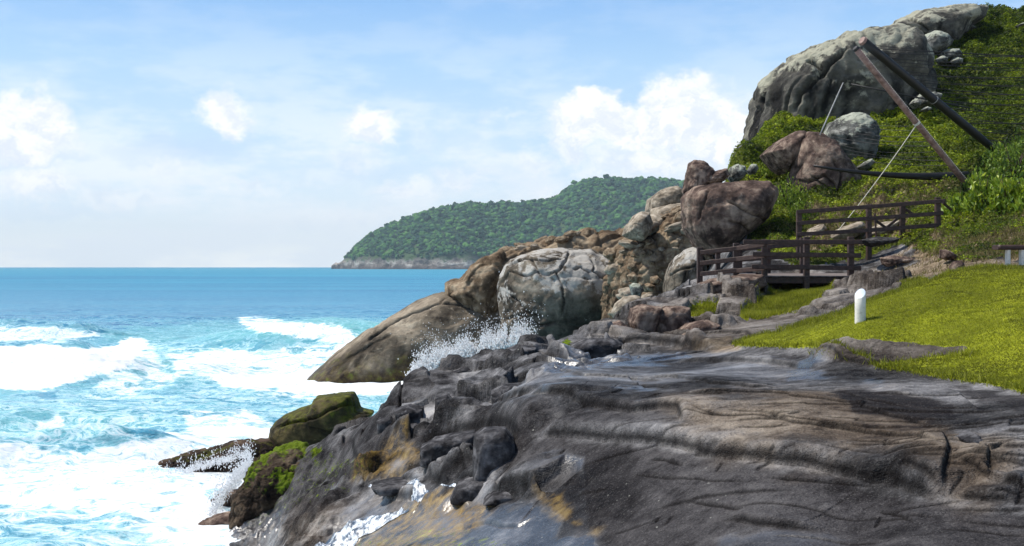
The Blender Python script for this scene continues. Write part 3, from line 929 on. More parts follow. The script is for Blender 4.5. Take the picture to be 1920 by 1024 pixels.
    teal = np.maximum(teal, fm([(240, 650), (600, 650), (500, 715), (210, 720)], 16, 16) * .9)
    teal = np.maximum(teal, fm([(60, 840), (230, 850), (250, 910), (120, 900)], 20, 20))
    teal = np.maximum(teal, np.clip(w2 / 2, 0, 1))
    foamr = np.clip(foam, 0, 1.3)
    z = z + near * sstep(foamr, 0.7, 1.2) * (0.05 * np.abs(j2) + (0.03 + 0.04 * np.clip(w1, 0, 1)) * fbm(p * np.float32([2.6, 3.4, 1]), 3, seed=99))
    V = np.stack([x, y, z], -1)
    o = mesh_obj('sea', V, grid_faces(r, NCs), None, loc=(0, 0, 0))
    add_attr(o, 'foam', foamr); add_attr(o, 'teal', teal)
    m, t, b, pp = material('sea_water', 0.12)
    geo = t.new('ShaderNodeSeparateXYZ'); t.put(geo.inputs[0], pp)
    yy = geo.outputs[1]
    w = t.noise(pp, 0.5, 2, 0.6, col=True)
    pw = t.vmath('ADD', pp, t.vmath('SCALE', t.vmath('SUBTRACT', w, (0.5, 0.5, 0.5)), scale=2.6))
    pst = t.mapping(pw, (0.62, 1.35, 1.0))
    fo = t.attr('foam')
    # lacy web: bands near the edges of warped cells, at two sizes, plus torn patches
    n = t.noise(pst, 0.8, 4, 0.66)
    nf = t.noise(pst, 4.0, 5, 0.72)
    r1 = t.math('ABSOLUTE', t.math('SUBTRACT', n, 0.5))
    r2 = t.math('ABSOLUTE', t.math('SUBTRACT', nf, 0.5))
    web = t.math('ADD', t.math('MULTIPLY', t.smooth(r1, 0.0, 0.11, 1, 0), 0.30), t.math('MULTIPLY', t.smooth(r2, 0.0, 0.10, 1, 0), 0.20))
    tex = t.math('ADD', t.math('ADD', web, t.math('MULTIPLY', n, 0.75)), t.math('MULTIPLY', nf, 0.42))      # about 0.45 .. 1.05
    v = t.math('ADD', tex, t.math('MULTIPLY', fo, 1.15))
    fm_ = t.smooth(v, 1.06, 1.58)
    # water colour: deep blue offshore, turquoise close to the horizon, milky teal in the surf
    far = t.math('LOGARITHM', yy, 10.0)
    pb = t.noise(t.mapping(pp, (0.02, 0.09, 1)), 1.0, 2, 0.6)
    deep = t.mix(t.smooth(pb, 0.35, 0.65), (0.010, 0.135, 0.30), (0.020, 0.205, 0.37))
    hz = t.noise(t.mapping(pp, (0.0025, 0.012, 1)), 1.0, 6, 0.7)
    offc = t.mix(t.smooth(hz, 0.38, 0.62), (0.008, 0.120, 0.275), (0.024, 0.235, 0.37))
    surf = t.mix(t.smooth(n, 0.40, 0.62), (0.05, 0.29, 0.44), (0.15, 0.47, 0.56))
    deep = t.mix(t.smooth(far, 1.90, 2.05), surf, deep)
    c = t.mix(t.smooth(far, 2.05, 2.6), deep, offc)
    c = t.mix(t.smooth(far, 2.7, 3.3), c, (0.014, 0.20, 0.32))
    tl = t.mix(t.smooth(nf, 0.4, 0.6), (0.13, 0.45, 0.46), (0.24, 0.60, 0.57))
    c = t.mix(t.math('MULTIPLY', t.attr('teal'), 0.75), c, tl)
    c = t.mix(t.smooth(v, 0.78, 1.15, 0, 0.65), c, (0.22, 0.53, 0.62))
    c = t.mix(fm_, c, t.ramp(nf, [(0.30, (0.60, 0.70, 0.76)), (0.5, (0.78, 0.82, 0.84)), (0.66, (0.88, 0.89, 0.90))]))
    c = t.mix(t.smooth(fo, 1.0, 1.2), c, (0.93, 0.94, 0.95))
    t.put(b.inputs['Base Color'], c)
    rg = t.smooth(far, 1.8, 3.0, 0.22, 0.5)
    t.put(b.inputs['Roughness'], t.math('MAXIMUM', rg, t.smooth(v, 1.0, 1.4, 0.1, 0.9)))
    t.put(b.inputs['Specular IOR Level'], t.math('MINIMUM', t.smooth(far, 1.7, 2.8, 0.38, 0.10), t.smooth(v, 1.0, 1.4, 0.5, 0.1)))
    h = t.noise(t.mapping(pp, (0.14, 0.34, 1)), 1.0, 8, 0.68)
    h = t.math('MULTIPLY', h, 1.7)
    t.put(b.inputs['Normal'], t.bump(h, t.smooth(v, 1.0, 1.5, 0.75, 0.22), 0.7))
    o.data.materials.append(m)
    tag(o, kind='structure')
    return o


sea = build_sea()

# ---------------------------------------------------------------- far wooded headland
HL = dict(prof=[(636, 0), (645, 6), (652, 14), (664, 25), (676, 40), (700, 58), (730, 72), (760, 84), (800, 100), (850, 115), (885, 121), (920, 116), (950, 121), (1000, 122), (1040, 130), (1070, 150), (1110, 163), (1150, 168), (1200, 168), (1260, 160), (1320, 150), (1400, 150), (1500, 140), (1600, 120)])
HD = 3000.0


def build_headland():
    k = HD / F
    px = np.linspace(630, 1560, 420)
    v = np.linspace(-1.02, 1.0, 150)            # across the ridge, -1 = shore on our side
    pp = np.array(HL['prof'], float)
    pp[:, 1] *= 0.93
    hgt = np.interp(px, pp[:, 0], pp[:, 1]) * k * 1.0
    width = 60 + hgt * 2.3
    G, Vv = np.meshgrid(px, v)
    H = np.interp(G, pp[:, 0], pp[:, 1]) * k
    Wd = 60 + H * 2.3
    x = (G - CX) / F * HD
    y = HD + Vv * Wd + 0 * G
    q = np.stack([x.ravel() * 0.006, y.ravel() * 0.006, 0 * x.ravel()], -1)
    n = fbm(q, 5, seed=120).reshape(x.shape)
    n2 = fbm(q * np.float32(5), 4, seed=125).reshape(x.shape)
    shape = np.clip(1 - np.abs(Vv) ** 1.7, 0, 1) ** 0.75
    rock = np.clip((1.0 - np.abs(Vv)) * 14, 0, 1)
    z = SEA - 8 + rock * 20 + H * shape * (1 + 0.02 * n) + 3 * n * shape * np.clip(H / 120, 0, 1) + 6 * n2 * rock
    x = x + 8 * n2 * (1 - shape)
    Z_ = z
    V = np.stack([x.ravel(), y.ravel(), Z_.ravel()], -1)
    m, t, b, p = material('headland_ground', 0.9)
    sp = t.new('ShaderNodeSeparateXYZ'); t.put(sp.inputs[0], p)
    n1 = t.noise(t.mapping(p, (1, 1, 1.6)), 0.035, 7, 0.7)
    rk = t.ramp(n1, [(0.38, (0.03, 0.025, 0.025)), (0.5, (0.22, 0.18, 0.15)), (0.62, (0.62, 0.56, 0.50))])
    wetb = t.smooth(sp.outputs[2], -6, 8, 1, 0)
    rk = t.mix(t.math('MULTIPLY', wetb, 0.85), rk, (0.05, 0.03, 0.028))
    gr = t.ramp(t.noise(p, 0.01, 5, 0.6), [(0.4, (0.012, 0.035, 0.010)), (0.6, (0.04, 0.085, 0.014))])
    g = t.math('ADD', t.math('DIVIDE', sp.outputs[2], 60.0), t.math('MULTIPLY', t.math('SUBTRACT', n1, 0.5), 1.2))
    t.put(b.inputs['Base Color'], t.mix(t.smooth(g, 0.22, 0.36), rk, gr))
    t.put(b.inputs['Normal'], t.bump(n1, 0.9, 12))
    o = mesh_obj('headland', V, grid_faces(len(v), len(px)), m, loc=(0, 0, 0))
    tag(o, kind='structure')
    # the forest on it: thousands of crowns
    bm = bmesh.new(); bmesh.ops.create_icosphere(bm, subdivisions=2, radius=1.0)
    iv = np.array([w_.co[:] for w_ in bm.verts], np.float32); ifc = np.array([[w_.index for w_ in f.verts] for f in bm.faces], np.int32); bm.free()
    R = np.random.default_rng(5)
    N = 24000
    a = R.uniform(5, len(px) - 2, N); c = R.uniform(0, len(v) * 0.66, N)
    i0, j0 = a.astype(int), c.astype(int)
    fa, fc = a - i0, c - j0
    cz = Z_[j0, i0] * (1 - fa) * (1 - fc) + Z_[j0, i0 + 1] * fa * (1 - fc) + Z_[j0 + 1, i0] * (1 - fa) * fc + Z_[j0 + 1, i0 + 1] * fa * fc
    cx = x[j0, i0] * (1 - fa) + x[j0, i0 + 1] * fa
    cy = y[j0, i0] * (1 - fc) + y[j0 + 1, i0] * fc
    H0 = H[0, i0]
    thr = 22 + 16 * fbm(np.stack([cx * 0.01, cy * 0.01, 0 * cx], -1), 3, seed=3)
    # open face of pale cliff at the tip
    tip = sstep(-(cx), -(664 - CX) / F * HD - 12, -(664 - CX) / F * HD + 25)
    ok = (cz > thr) & (R.random(N) > tip * 1.1)
    cx, cy, cz = cx[ok], cy[ok], cz[ok]
    n_ = len(cx)
    s = 2.6 + 5.0 * R.random(n_) ** 2.2 + 2.5 * (R.random(n_) > 0.95)
    verts = iv[None] * (s[:, None, None] * np.array([1.0, 1.0, 0.78]))
    dn = fbm((iv[None] * 1.3 + R.uniform(0, 90, (n_, 1, 3))).reshape(-1, 3), 2, seed=8).reshape(n_, -1, 1)
    verts = verts * (1 + 0.6 * dn)
    lift = np.where(R.random(n_) > 0.94, R.uniform(3, 8, n_), 0) + s * 0.25
    verts = verts + np.stack([cx, cy, cz + lift], -1)[:, None]
    faces = (ifc[None] + (np.arange(n_) * len(iv))[:, None, None]).reshape(-1, 3)
    m, t, b, p = material('forest_canopy', 0.9)
    n1 = t.noise(p, 0.012, 4, 0.6); n2 = t.noise(p, 0.16, 4, 0.7)
    c = t.ramp(t.math('ADD', t.math('MULTIPLY', n1, 0.5), t.math('MULTIPLY', t.attr('tone'), 0.5)), [(0.30, (0.006, 0.034, 0.026)), (0.5, (0.020, 0.085, 0.042)), (0.70, (0.085, 0.21, 0.045))])
    c = t.mix(t.smooth(n2, 0.45, 0.7, 0, 0.6), c, (0.07, 0.13, 0.025))
    t.put(b.inputs['Base Color'], c)
    b.inputs['Specular IOR Level'].default_value = 0.15
    t.put(b.inputs['Normal'], t.bump(n2, 1.0, 3.5))
    fo = mesh_obj('forest', verts.reshape(-1, 3), faces, m, loc=(0, 0, 0))
    add_attr(fo, 'tone', np.repeat(R.random(n_), len(iv)))
    tag(fo, 'dense dark green forest covering the far headland', 'forest', kind='stuff')


build_headland()

# ---------------------------------------------------------------- boulders
_ico = {}


def ico(sub):
    if sub not in _ico:
        bm = bmesh.new(); bmesh.ops.create_icosphere(bm, subdivisions=sub, radius=1.0)
        v = np.array([w_.co[:] for w_ in bm.verts], np.float32)
        f = np.array([[w_.index for w_ in q.verts] for q in bm.faces], np.int32)
        bm.free(); _ico[sub] = (v, f)
    return _ico[sub]


def boulder(name, outline, d, thick, mat, label, cat, seed=0, sub=6, rough=0.10, chunk=0.10, chunk_s=1.0, block=0.0, block_s=1.0,
            cracks=(), sq=2.5, group=None, lean=0.0, fine=0.03, kind=None, bumps=(), strat=0.0, seep_bias=0.0):
    """closed rock: outline seen in the photo, own distance d, half depth `thick` in metres"""
    ol = np.asarray(outline, float)
    c = np.array([(ol[:, 0].min() + ol[:, 0].max()) / 2, (ol[:, 1].min() + ol[:, 1].max()) / 2])
    hw = (ol[:, 0].max() - ol[:, 0].min()) / 2; hh = (ol[:, 1].max() - ol[:, 1].min()) / 2
    q = (ol - c) / [hw, hh]
    # radius by angle: farthest crossing of the outline
    NA = 720
    th = np.linspace(-math.pi, math.pi, NA, endpoint=False)
    R = np.zeros(NA)
    for k in range(len(q)):
        x0, y0 = q[k]; x1, y1 = q[(k + 1) % len(q)]
        dx, dy = np.cos(th), np.sin(th)
        den = dx * (y1 - y0) - dy * (x1 - x0)
        den = np.where(np.abs(den) < 1e-9, 1e-9, den)
        tt = (x0 * (y1 - y0) - y0 * (x1 - x0)) / den
        ss = (x0 * dy - y0 * dx) / den
        R = np.where((tt > 0) & (ss >= -1e-6) & (ss <= 1 + 1e-6), np.maximum(R, tt), R)
    R = np.where(R <= 0, 0.5, R)
    ker = np.hanning(15); ker /= ker.sum()
    R = np.convolve(np.concatenate([R[-20:], R, R[:20]]), ker, 'same')[20:-20]
    v, f = ico(sub)
    thv = np.arctan2(-v[:, 2], v[:, 0])
    Rv = np.interp(thv, th, R, period=2 * math.pi)
    cc = np.clip(np.abs(v[:, 1]), 0, 1)
    rho = (1 - cc ** sq) ** (1 / sq)
    k = d / F
    ax = rho * Rv * np.cos(thv) * hw * k
    az = -rho * Rv * np.sin(thv) * hh * k
    ay = v[:, 1] * thick + lean * az
    cen = P(c[0], c[1], d)
    p = np.stack([ax + cen[0], ay + cen[1], az + cen[2]], -1).astype(np.float32)
    size = (hw + hh) * k
    # outward direction (approximate)
    nrm = np.stack([ax / (hw * k) ** 2, ay / thick ** 2, az / (hh * k) ** 2], -1)
    nrm /= np.linalg.norm(nrm, axis=1, keepdims=True) + 1e-9
    lp = (p - cen).astype(np.float32)
    # big bulges
    dsp = rough * size * 0.5 * (fbm(lp * np.float32(1.6 / size), 4, seed=seed) - 0.25)
    dsp += fine * size * 0.5 * fbm(lp * np.float32(7 / size), 4, seed=seed + 5)
    cellcr = None
    if chunk:
        wj = lp * np.float32(chunk_s * 2.2 / size)
        wj = wj + 0.25 * np.stack([pnoise(wj, seed + 1), pnoise(wj, seed + 2), pnoise(wj, seed + 3)], -1)
        F1, F2, ID = cells(wj, seed)
        dsp += chunk * size * 0.5 * ((ID / 255.0 - 0.6) * 0.55 * sstep(F2 - F1, 0, 0.14) - 0.28 * np.exp(-((F2 - F1) / 0.06) ** 2) + 0.3 * np.clip(F2 - F1, 0, .5))
        cellcr = 0.6 * np.exp(-((F2 - F1) / 0.05) ** 2) * sstep(pnoise(lp * np.float32(2.5 / size), seed + 8), -0.2, 0.2)
    if block:
        wj = lp * np.float32([block_s * 5 / size, block_s * 5 / size, block_s * 7 / size])
        wj = wj + 0.3 * np.stack([pnoise(wj, seed + 1), pnoise(wj, seed + 2), pnoise(wj, seed + 3)], -1)
        F1, F2, ID = cells(wj, seed + 3)
        dsp += block * size * 0.5 * ((ID / 255.0 - 0.6) * 0.5 - 0.4 * np.exp(-((F2 - F1) / 0.10) ** 2))
    if strat:
        s_ = lp[:, 2] * 1.0 + lp[:, 0] * -0.25 + 0.5 * fbm(lp * np.float32(0.6), 3, seed=seed + 9)
        fr = (s_ * 1.3) % 1.0
        dsp += strat * (np.where(fr < 0.9, fr / 0.9, (1 - fr) / 0.1) - 0.6)
    crk = np.zeros(len(p), np.float32)
    if cracks:
        ppx = CX + F * p[:, 0] / p[:, 1]; ppy = CY - F * p[:, 2] / p[:, 1]
        ppx = ppx + 2.0 * pnoise(lp * np.float32(3.0), seed + 30); ppy = ppy + 2.0 * pnoise(lp * np.float32(3.0), seed + 31)
        front = v[:, 1] < 0.15
        for cr in cracks:
            pts, wpx, dep = cr
            dist, side, par, L = line_sd(ppx, ppy, pts)
            e = sstep(np.minimum(par, 1 - par), 0, 0.12) * front
            g = np.exp(-(dist / wpx) ** 2) * e
            dsp -= dep * g
            dsp += dep * 0.22 * np.exp(-(dist / (wpx * 6)) ** 2) * e
            crk = np.maximum(crk, g)
    for (bx, by, br, ba) in bumps:
        ppx = CX + F * p[:, 0] / p[:, 1]; ppy = CY - F * p[:, 2] / p[:, 1]
        dsp += ba * np.exp(-((ppx - bx) ** 2 + (ppy - by) ** 2) / br ** 2) * (v[:, 1] < 0.3)
    p = p + nrm * dsp[:, None]
    o = mesh_obj(name, p, f, mat)
    fsz = np.float32(3.0 / max(size, 1.0))
    wr = fbm(lp * np.float32(0.8 / max(size, 1.0) * 2), 2, seed=seed + 40)
    lw = lp + wr[:, None] * np.float32(0.10 * size)
    tone = np.clip(0.5 + 0.26 * fbm(lw * fsz * np.float32([1, 1, 1.6]), 6, gain=0.64, seed=seed + 41), 0, 1)
    seep = sstep(seep_bias + fbm(lw * fsz * np.float32([2.2, 2.2, 0.35]), 5, gain=0.6, seed=seed + 43), 0.05, 0.55)
    seep = seep * sstep(-nrm[:, 2], -0.75, 0.1)
    lich = np.clip(0.42 + 0.35 * nrm[:, 2] + 0.25 * fbm(lw * fsz * np.float32(1.3), 5, gain=0.62, seed=seed + 45), 0, 1)
    if cellcr is not None: crk = np.maximum(crk, cellcr)
    add_attr(o, 'crack', crk); add_attr(o, 'tone', tone); add_attr(o, 'seep', seep); add_attr(o, 'lichen', lich)
    add_attr(o, 'low', 1 - sstep(p[:, 2] + 0.7 * fbm(lp * np.float32(0.9), 4, seed=seed + 47), SEA + 0.3, SEA + 1.7))
    if kind: tag(o, kind=kind)
    else: tag(o, label, cat, group)
    return o


def rockm(key, *a, washed=False, **kw):
    m, t, b, p, c = rock_material(key, *a, **kw)
    if washed:
        # sea-washed foot: dark weed low down (mask stored on the mesh)
        nz = t.noise(p, 2.0, 3, 0.7)
        weed = t.ramp(nz, [(0.38, (0.025, 0.014, 0.010)), (0.55, (0.09, 0.065, 0.02)), (0.68, (0.13, 0.15, 0.015))])
        t.put(b.inputs['Base Color'], t.mix(t.math('MULTIPLY', t.attr('low'), 0.9), c, weed))
        t.put(b.inputs['Roughness'], t.smooth(t.attr('low'), 0.0, 1.0, 0.85, 0.4))
    MAT[key] = m
    return m


rockm('slab_rock', (0.045, 0.036, 0.027), (0.20, 0.163, 0.12), (0.43, 0.36, 0.27), 0.45, stain=0.7, washed=True)
rockm('dome_rock', (0.035, 0.029, 0.023), (0.15, 0.125, 0.095), (0.33, 0.285, 0.225), 0.5, stain=0.6, lichen=(0.44, 0.42, 0.385), lichen_amt=0.30, washed=True)
rockm('ridge_rock', (0.045, 0.029, 0.018), (0.20, 0.142, 0.090), (0.46, 0.37, 0.26), 0.6, stain=0.6, bump=0.9)
rockm('black_rock', (0.012, 0.011, 0.011), (0.040, 0.037, 0.037), (0.12, 0.112, 0.105), 0.7, stain=0.4, bump=0.8)
rockm('pale_rock', (0.10, 0.082, 0.062), (0.27, 0.225, 0.17), (0.48, 0.42, 0.34), 0.8, stain=0.35)
rockm('brown_rock', (0.026, 0.017, 0.014), (0.115, 0.078, 0.063), (0.34, 0.26, 0.20), 0.9, stain=0.7)
rockm('cliff_rock', (0.022, 0.021, 0.021), (0.105, 0.100, 0.085), (0.28, 0.265, 0.21), 0.32, stain=0.9, lichen=(0.40, 0.39, 0.30), lichen_amt=0.28, bump=0.8)
rockm('grey_rock', (0.035, 0.035, 0.033), (0.12, 0.12, 0.108), (0.30, 0.30, 0.27), 0.8, stain=0.6, lichen=(0.38, 0.40, 0.32), lichen_amt=0.3)


def mossy_material():
    m, t, b, p, c = rock_material('mossy_rock', (0.014, 0.011, 0.006), (0.048, 0.038, 0.016), (0.13, 0.10, 0.04), 1.0, stain=0.6)
    n = t.noise(p, 3.5, 5, 0.7)
    a = t.math('ADD', t.attr('lichen'), t.math('MULTIPLY', t.math('SUBTRACT', n, 0.5), 1.0))
    col = t.ramp(n, [(0.35, (0.02, 0.023, 0.004)), (0.55, (0.085, 0.088, 0.010)), (0.7, (0.19, 0.20, 0.025))])
    t.put(b.inputs['Base Color'], t.mix(t.smooth(a, 0.50, 0.72, 0, 0.85), c, col))
    b.inputs['Roughness'].default_value = 0.6
    MAT['mossy_rock'] = m


mossy_material()
rockm('weedy_rock', (0.016, 0.010, 0.008), (0.055, 0.038, 0.026), (0.15, 0.11, 0.075), 1.2, stain=0.5, lichen=(0.13, 0.19, 0.008), lichen_amt=0.25, bump=1.0)
rockm('reef_rock', (0.014, 0.009, 0.007), (0.055, 0.036, 0.027), (0.16, 0.11, 0.08), 1.2, stain=0.5, lichen=(0.08, 0.085, 0.012), lichen_amt=-0.35, bump=1.0)
z3 = lambda *pts: [(560 + 0.41 * a, 320 + 0.41 * b) for a, b in pts]
z1 = lambda *pts: [(1240 + 0.3542 * a, 0.3542 * b) for a, b in pts]
z2 = lambda *pts: [(1240 + 0.3542 * a, 280 + 0.3542 * b) for a, b in pts]
z4 = lambda *pts: [(1000 + 0.3125 * a, 360 + 0.3125 * b) for a, b in pts]

boulder('rock_slab', [(570, 722), (578, 708), (600, 689), (640, 654), (690, 617), (735, 588), (775, 564), (815, 547), (850, 544), (900, 550), (940, 556), (980, 600), (990, 680), (980, 760), (900, 790), (700, 790), (600, 775)],
        61.5, 4.2, MAT['slab_rock'], 'smooth sloping rock slab running down into the surf, mossy at its foot', 'rock', seed=11, sub=7, rough=0.035, chunk=0.035, chunk_s=0.8, fine=0.012, sq=2.2, strat=0.05,
        cracks=[(z3((290, 800), (400, 710), (520, 640), (640, 600), (700, 560)), 2.2, .25), (z3((630, 600), (760, 620), (900, 640)), 2.0, .25), (z3((150, 920), (230, 860), (330, 800), (440, 740)), 3, .12)])
boulder('rock_ledge', [(835, 552), (838, 530), (860, 520), (880, 498), (905, 484), (940, 470), (960, 500), (950, 545), (935, 600), (930, 640), (880, 600)],
        61.0, 2.6, MAT['ridge_rock'], 'dark fractured ledge between the seaward slab and the big round boulder', 'rock', seed=14, sub=6, rough=0.10, chunk=0.16, chunk_s=1.3, block=0.05)
boulder('round_boulder', [(930, 560), (932, 522), (945, 497), (975, 476), (1010, 465), (1060, 459), (1110, 467), (1150, 490), (1172, 516), (1178, 548), (1166, 582), (1140, 612), (1100, 645), (1050, 690), (1000, 700), (955, 680), (932, 615)],
        56.0, 3.6, MAT['dome_rock'], 'huge rounded grey boulder with a pale cracked top above the sea spray', 'boulder', seed=22, sub=7, rough=0.06, chunk=0.05, chunk_s=1.1, fine=0.028, sq=2.3,
        cracks=[([(1068, 462), (1066, 472), (1062, 488), (1048, 509), (1023, 517)], 1.6, .28), ([(1100, 466), (1109, 476), (1118, 492), (1112, 508), (1130, 520), (1150, 516)], 1.5, .2),
                ([(1040, 505), (1048, 520), (1056, 541), (1058, 570), (1050, 600)], 1.6, .2), ([(935, 530), (954, 509), (986, 517), (1010, 512), (1023, 517)], 1.6, .22),
                ([(945, 548), (965, 560), (990, 585), (1010, 592)], 1.6, .16), ([(950, 495), (985, 488), (1020, 490), (1060, 486)], 1.8, .25), ([(1075, 505), (1090, 500), (1108, 512)], 1.8, .25),
                ([(985, 478), (1000, 492), (1012, 515)], 1.6, .2), ([(1125, 478), (1140, 498), (1165, 512)], 1.6, .2), ([(940, 600), (980, 590), (1010, 610), (1040, 605)], 2, .25)])
boulder('rocky_ridge', [(850, 560), (868, 522), (895, 500), (925, 478), (955, 462), (985, 452), (1020, 444), (1070, 431), (1110, 432), (1150, 430), (1185, 418), (1215, 400), (1260, 380), (1300, 380), (1340, 430), (1340, 540), (1310, 640), (1200, 720), (1060, 740), (940, 700), (900, 600)],
        66.0, 6.0, MAT['ridge_rock'], 'long brown broken rock ridge behind the round boulder', 'rock', seed=31, sub=7, rough=0.09, chunk=0.09, chunk_s=2.2, block=0.07, block_s=2.2, fine=0.04, sq=2.6)
boulder('rubble_bank', [(1140, 520), (1160, 470), (1195, 440), (1230, 405), (1285, 385), (1330, 400), (1350, 480), (1340, 560), (1260, 610), (1180, 640), (1130, 600)],
        51.0, 4.0, MAT['ridge_rock'], 'crumbling tan rubble bank below the pale boulders', 'rock', seed=37, sub=7, rough=0.09, chunk=0.12, chunk_s=2.0, block=0.09, block_s=1.8, fine=0.05)
boulder('pale_boulder', [(1210, 396), (1214, 374), (1240, 356), (1268, 349), (1282, 360), (1284, 392), (1240, 404), (1215, 404)], 54, 1.5, MAT['pale_rock'],
        'rounded pale boulder on the skyline left of the standing stone', 'boulder', seed=41, rough=0.06, chunk=0.07)
boulder('pale_boulder', [(1214, 410), (1222, 392), (1250, 384), (1280, 380), (1292, 420), (1280, 450), (1240, 452), (1216, 440)], 52, 1.8, MAT['pale_rock'],
        'broad pale cracked rock under the skyline boulder', 'boulder', seed=43, rough=0.06, chunk=0.09, cracks=[([(1216, 420), (1240, 412), (1270, 400), (1285, 396)], 1.5, .15)])
boulder('wedge_rock', [(1167, 441), (1174, 424), (1188, 406), (1200, 397), (1217, 399), (1222, 420), (1220, 438), (1205, 452), (1180, 448)], 48, 1.2, MAT['pale_rock'],
        'pointed pale wedge of rock perched on the brown ridge', 'rock', seed=47, rough=0.05, chunk=0.12, chunk_s=0.8)
boulder('cracked_boulder', [(1244, 535), (1250, 510), (1262, 488), (1283, 468), (1304, 460), (1318, 480), (1326, 545), (1300, 570), (1262, 565), (1244, 552)], 42, 1.4, MAT['dome_rock'],
        'upright cracked grey boulder left of the railing end post', 'boulder', seed=51, rough=0.05, chunk=0.06,
        cracks=[([(1250, 520), (1275, 505), (1300, 500), (1315, 490)], 1.6, .12), ([(1285, 505), (1282, 530), (1276, 550)], 1.5, .1)])
boulder('small_boulder', z4((465, 728), (488, 672), (540, 628), (615, 620), (645, 632), (640, 700), (560, 760), (480, 760)), 41, 0.6, MAT['pale_rock'],
        'smooth pale boulder in the gully right of the big round one', 'boulder', seed=53, rough=0.04, chunk=0.04, sub=5)
boulder('small_boulder', z4((640, 640), (655, 618), (690, 608), (715, 612), (725, 650), (660, 665)), 42, 0.4, MAT['pale_rock'],
        'little white stone beside the smooth pale boulder', 'boulder', seed=54, rough=0.04, chunk=0.04, sub=5)
boulder('small_boulder', z4((575, 560), (600, 545), (640, 552), (665, 590), (640, 622), (590, 622)), 43, 0.5, MAT['grey_rock'],
        'small angular grey stone above the smooth pale boulder', 'boulder', seed=55, rough=0.05, chunk=0.12, sub=5)
for k, (pts, sd_) in enumerate([(((650, 560), (690, 545), (735, 560), (725, 600), (665, 600)), 56), (((700, 510), (740, 500), (770, 530), (745, 565), (705, 550)), 57), (((560, 500), (600, 480), (640, 510), (620, 545), (570, 540)), 58)]):
    boulder('small_boulder', z4(*pts), 45, 0.5, MAT['ridge_rock'], ['brown stone lying against the foot of the cracked boulder', 'brown stone on the rubble next to the cracked boulder', 'brown stone beside the right flank of the round boulder'][k], 'boulder', seed=sd_, rough=0.06, chunk=0.14, sub=5)
boulder('big_boulder', [(1277, 400), (1280, 370), (1298, 353), (1330, 345), (1360, 341), (1410, 337), (1442, 339), (1455, 354), (1453, 374), (1438, 411), (1417, 427), (1392, 448), (1364, 468), (1330, 480), (1305, 470), (1291, 450), (1279, 429)],
        41.5, 1.7, MAT['brown_rock'], 'massive dark brown egg-shaped boulder behind the left railing', 'boulder', seed=61, sub=7, rough=0.05, chunk=0.06, chunk_s=0.9, fine=0.03,
        cracks=[(z2((340, 260), (420, 310), (500, 350), (560, 380)), 1.8, .10), (z2((250, 200), (240, 260), (200, 320), (190, 380)), 2.2, .10), (z2((350, 380), (420, 400), (470, 440)), 3, .10)])
boulder('standing_stone', z1((108, 1020), (125, 940), (142, 860), (170, 848), (215, 850), (250, 870), (282, 905), (270, 960), (230, 1000), (200, 1060), (130, 1080)), 43.5, 0.7, MAT['brown_rock'],
        'tall dark standing stone at the head of the big brown boulder', 'rock', seed=63, rough=0.05, chunk=0.08, sub=6)
boulder('ledge_rock', z1((200, 985), (230, 930), (290, 905), (345, 892), (358, 930), (320, 965), (240, 990)), 43.5, 0.7, MAT['brown_rock'],
        'low tan and brown rock wedged right of the standing stone', 'rock', seed=65, rough=0.07, chunk=0.14, sub=6)
boulder('ledge_rock', z1((352, 940), (365, 890), (400, 868), (440, 880), (450, 920), (420, 955), (370, 970)), 44, 0.7, MAT['grey_rock'],
        'round grey rock beside the skyline shrubs', 'rock', seed=67, rough=0.06, chunk=0.10, sub=6)
boulder('ledge_rock', z1((455, 905), (475, 870), (500, 868), (510, 895), (495, 920), (465, 925)), 44.5, 0.4, MAT['grey_rock'],
        'small grey rock poking out of the green creepers', 'rock', seed=68, rough=0.06, chunk=0.10, sub=5)
boulder('split_boulder', z1((528, 820), (600, 755), (700, 700), (752, 695), (750, 760), (735, 840), (700, 900), (640, 925), (600, 905), (560, 860)), 47.5, 1.7, MAT['brown_rock'],
        'left half of the dark boulder split by a vertical crack', 'boulder', seed=71, rough=0.05, chunk=0.06, sub=6)
boulder('split_boulder', [(1498, 262), (1509, 247), (1534, 249), (1559, 264), (1576, 294), (1597, 320), (1610, 340), (1598, 362), (1580, 378), (1572, 398), (1551, 425), (1520, 428), (1500, 395), (1482, 338), (1488, 300)],
        46.5, 2.0, MAT['brown_rock'], 'tall right half of the split dark boulder with a lichen-grey crown', 'boulder', seed=73, rough=0.05, chunk=0.08, chunk_s=1.0, sub=7, fine=0.02,
        cracks=[(z2((760, 180), (860, 140), (920, 190), (900, 260)), 2.0, .15), (z2((780, 130), (880, 210), (850, 330)), 2, .12), (z2((900, 40), (960, 130), (930, 240)), 2, .12)])
boulder('domed_rock', z1((860, 720), (900, 645), (980, 605), (1040, 600), (1100, 640), (1135, 700), (1128, 790), (1085, 880), (1030, 920), (960, 900), (900, 800)), 50, 2.0, MAT['grey_rock'],
        'domed lichen-grey rock behind the split boulder', 'rock', seed=75, rough=0.04, chunk=0.04, sub=6, strat=0.05)
boulder('ledge_rock', z1((1030, 890), (1070, 860), (1110, 840), (1130, 860), (1100, 890), (1060, 905)), 46.5, 0.4, MAT['grey_rock'],
        'flat grey rock tucked right of the split boulder', 'rock', seed=76, rough=0.06, chunk=0.12, sub=5)
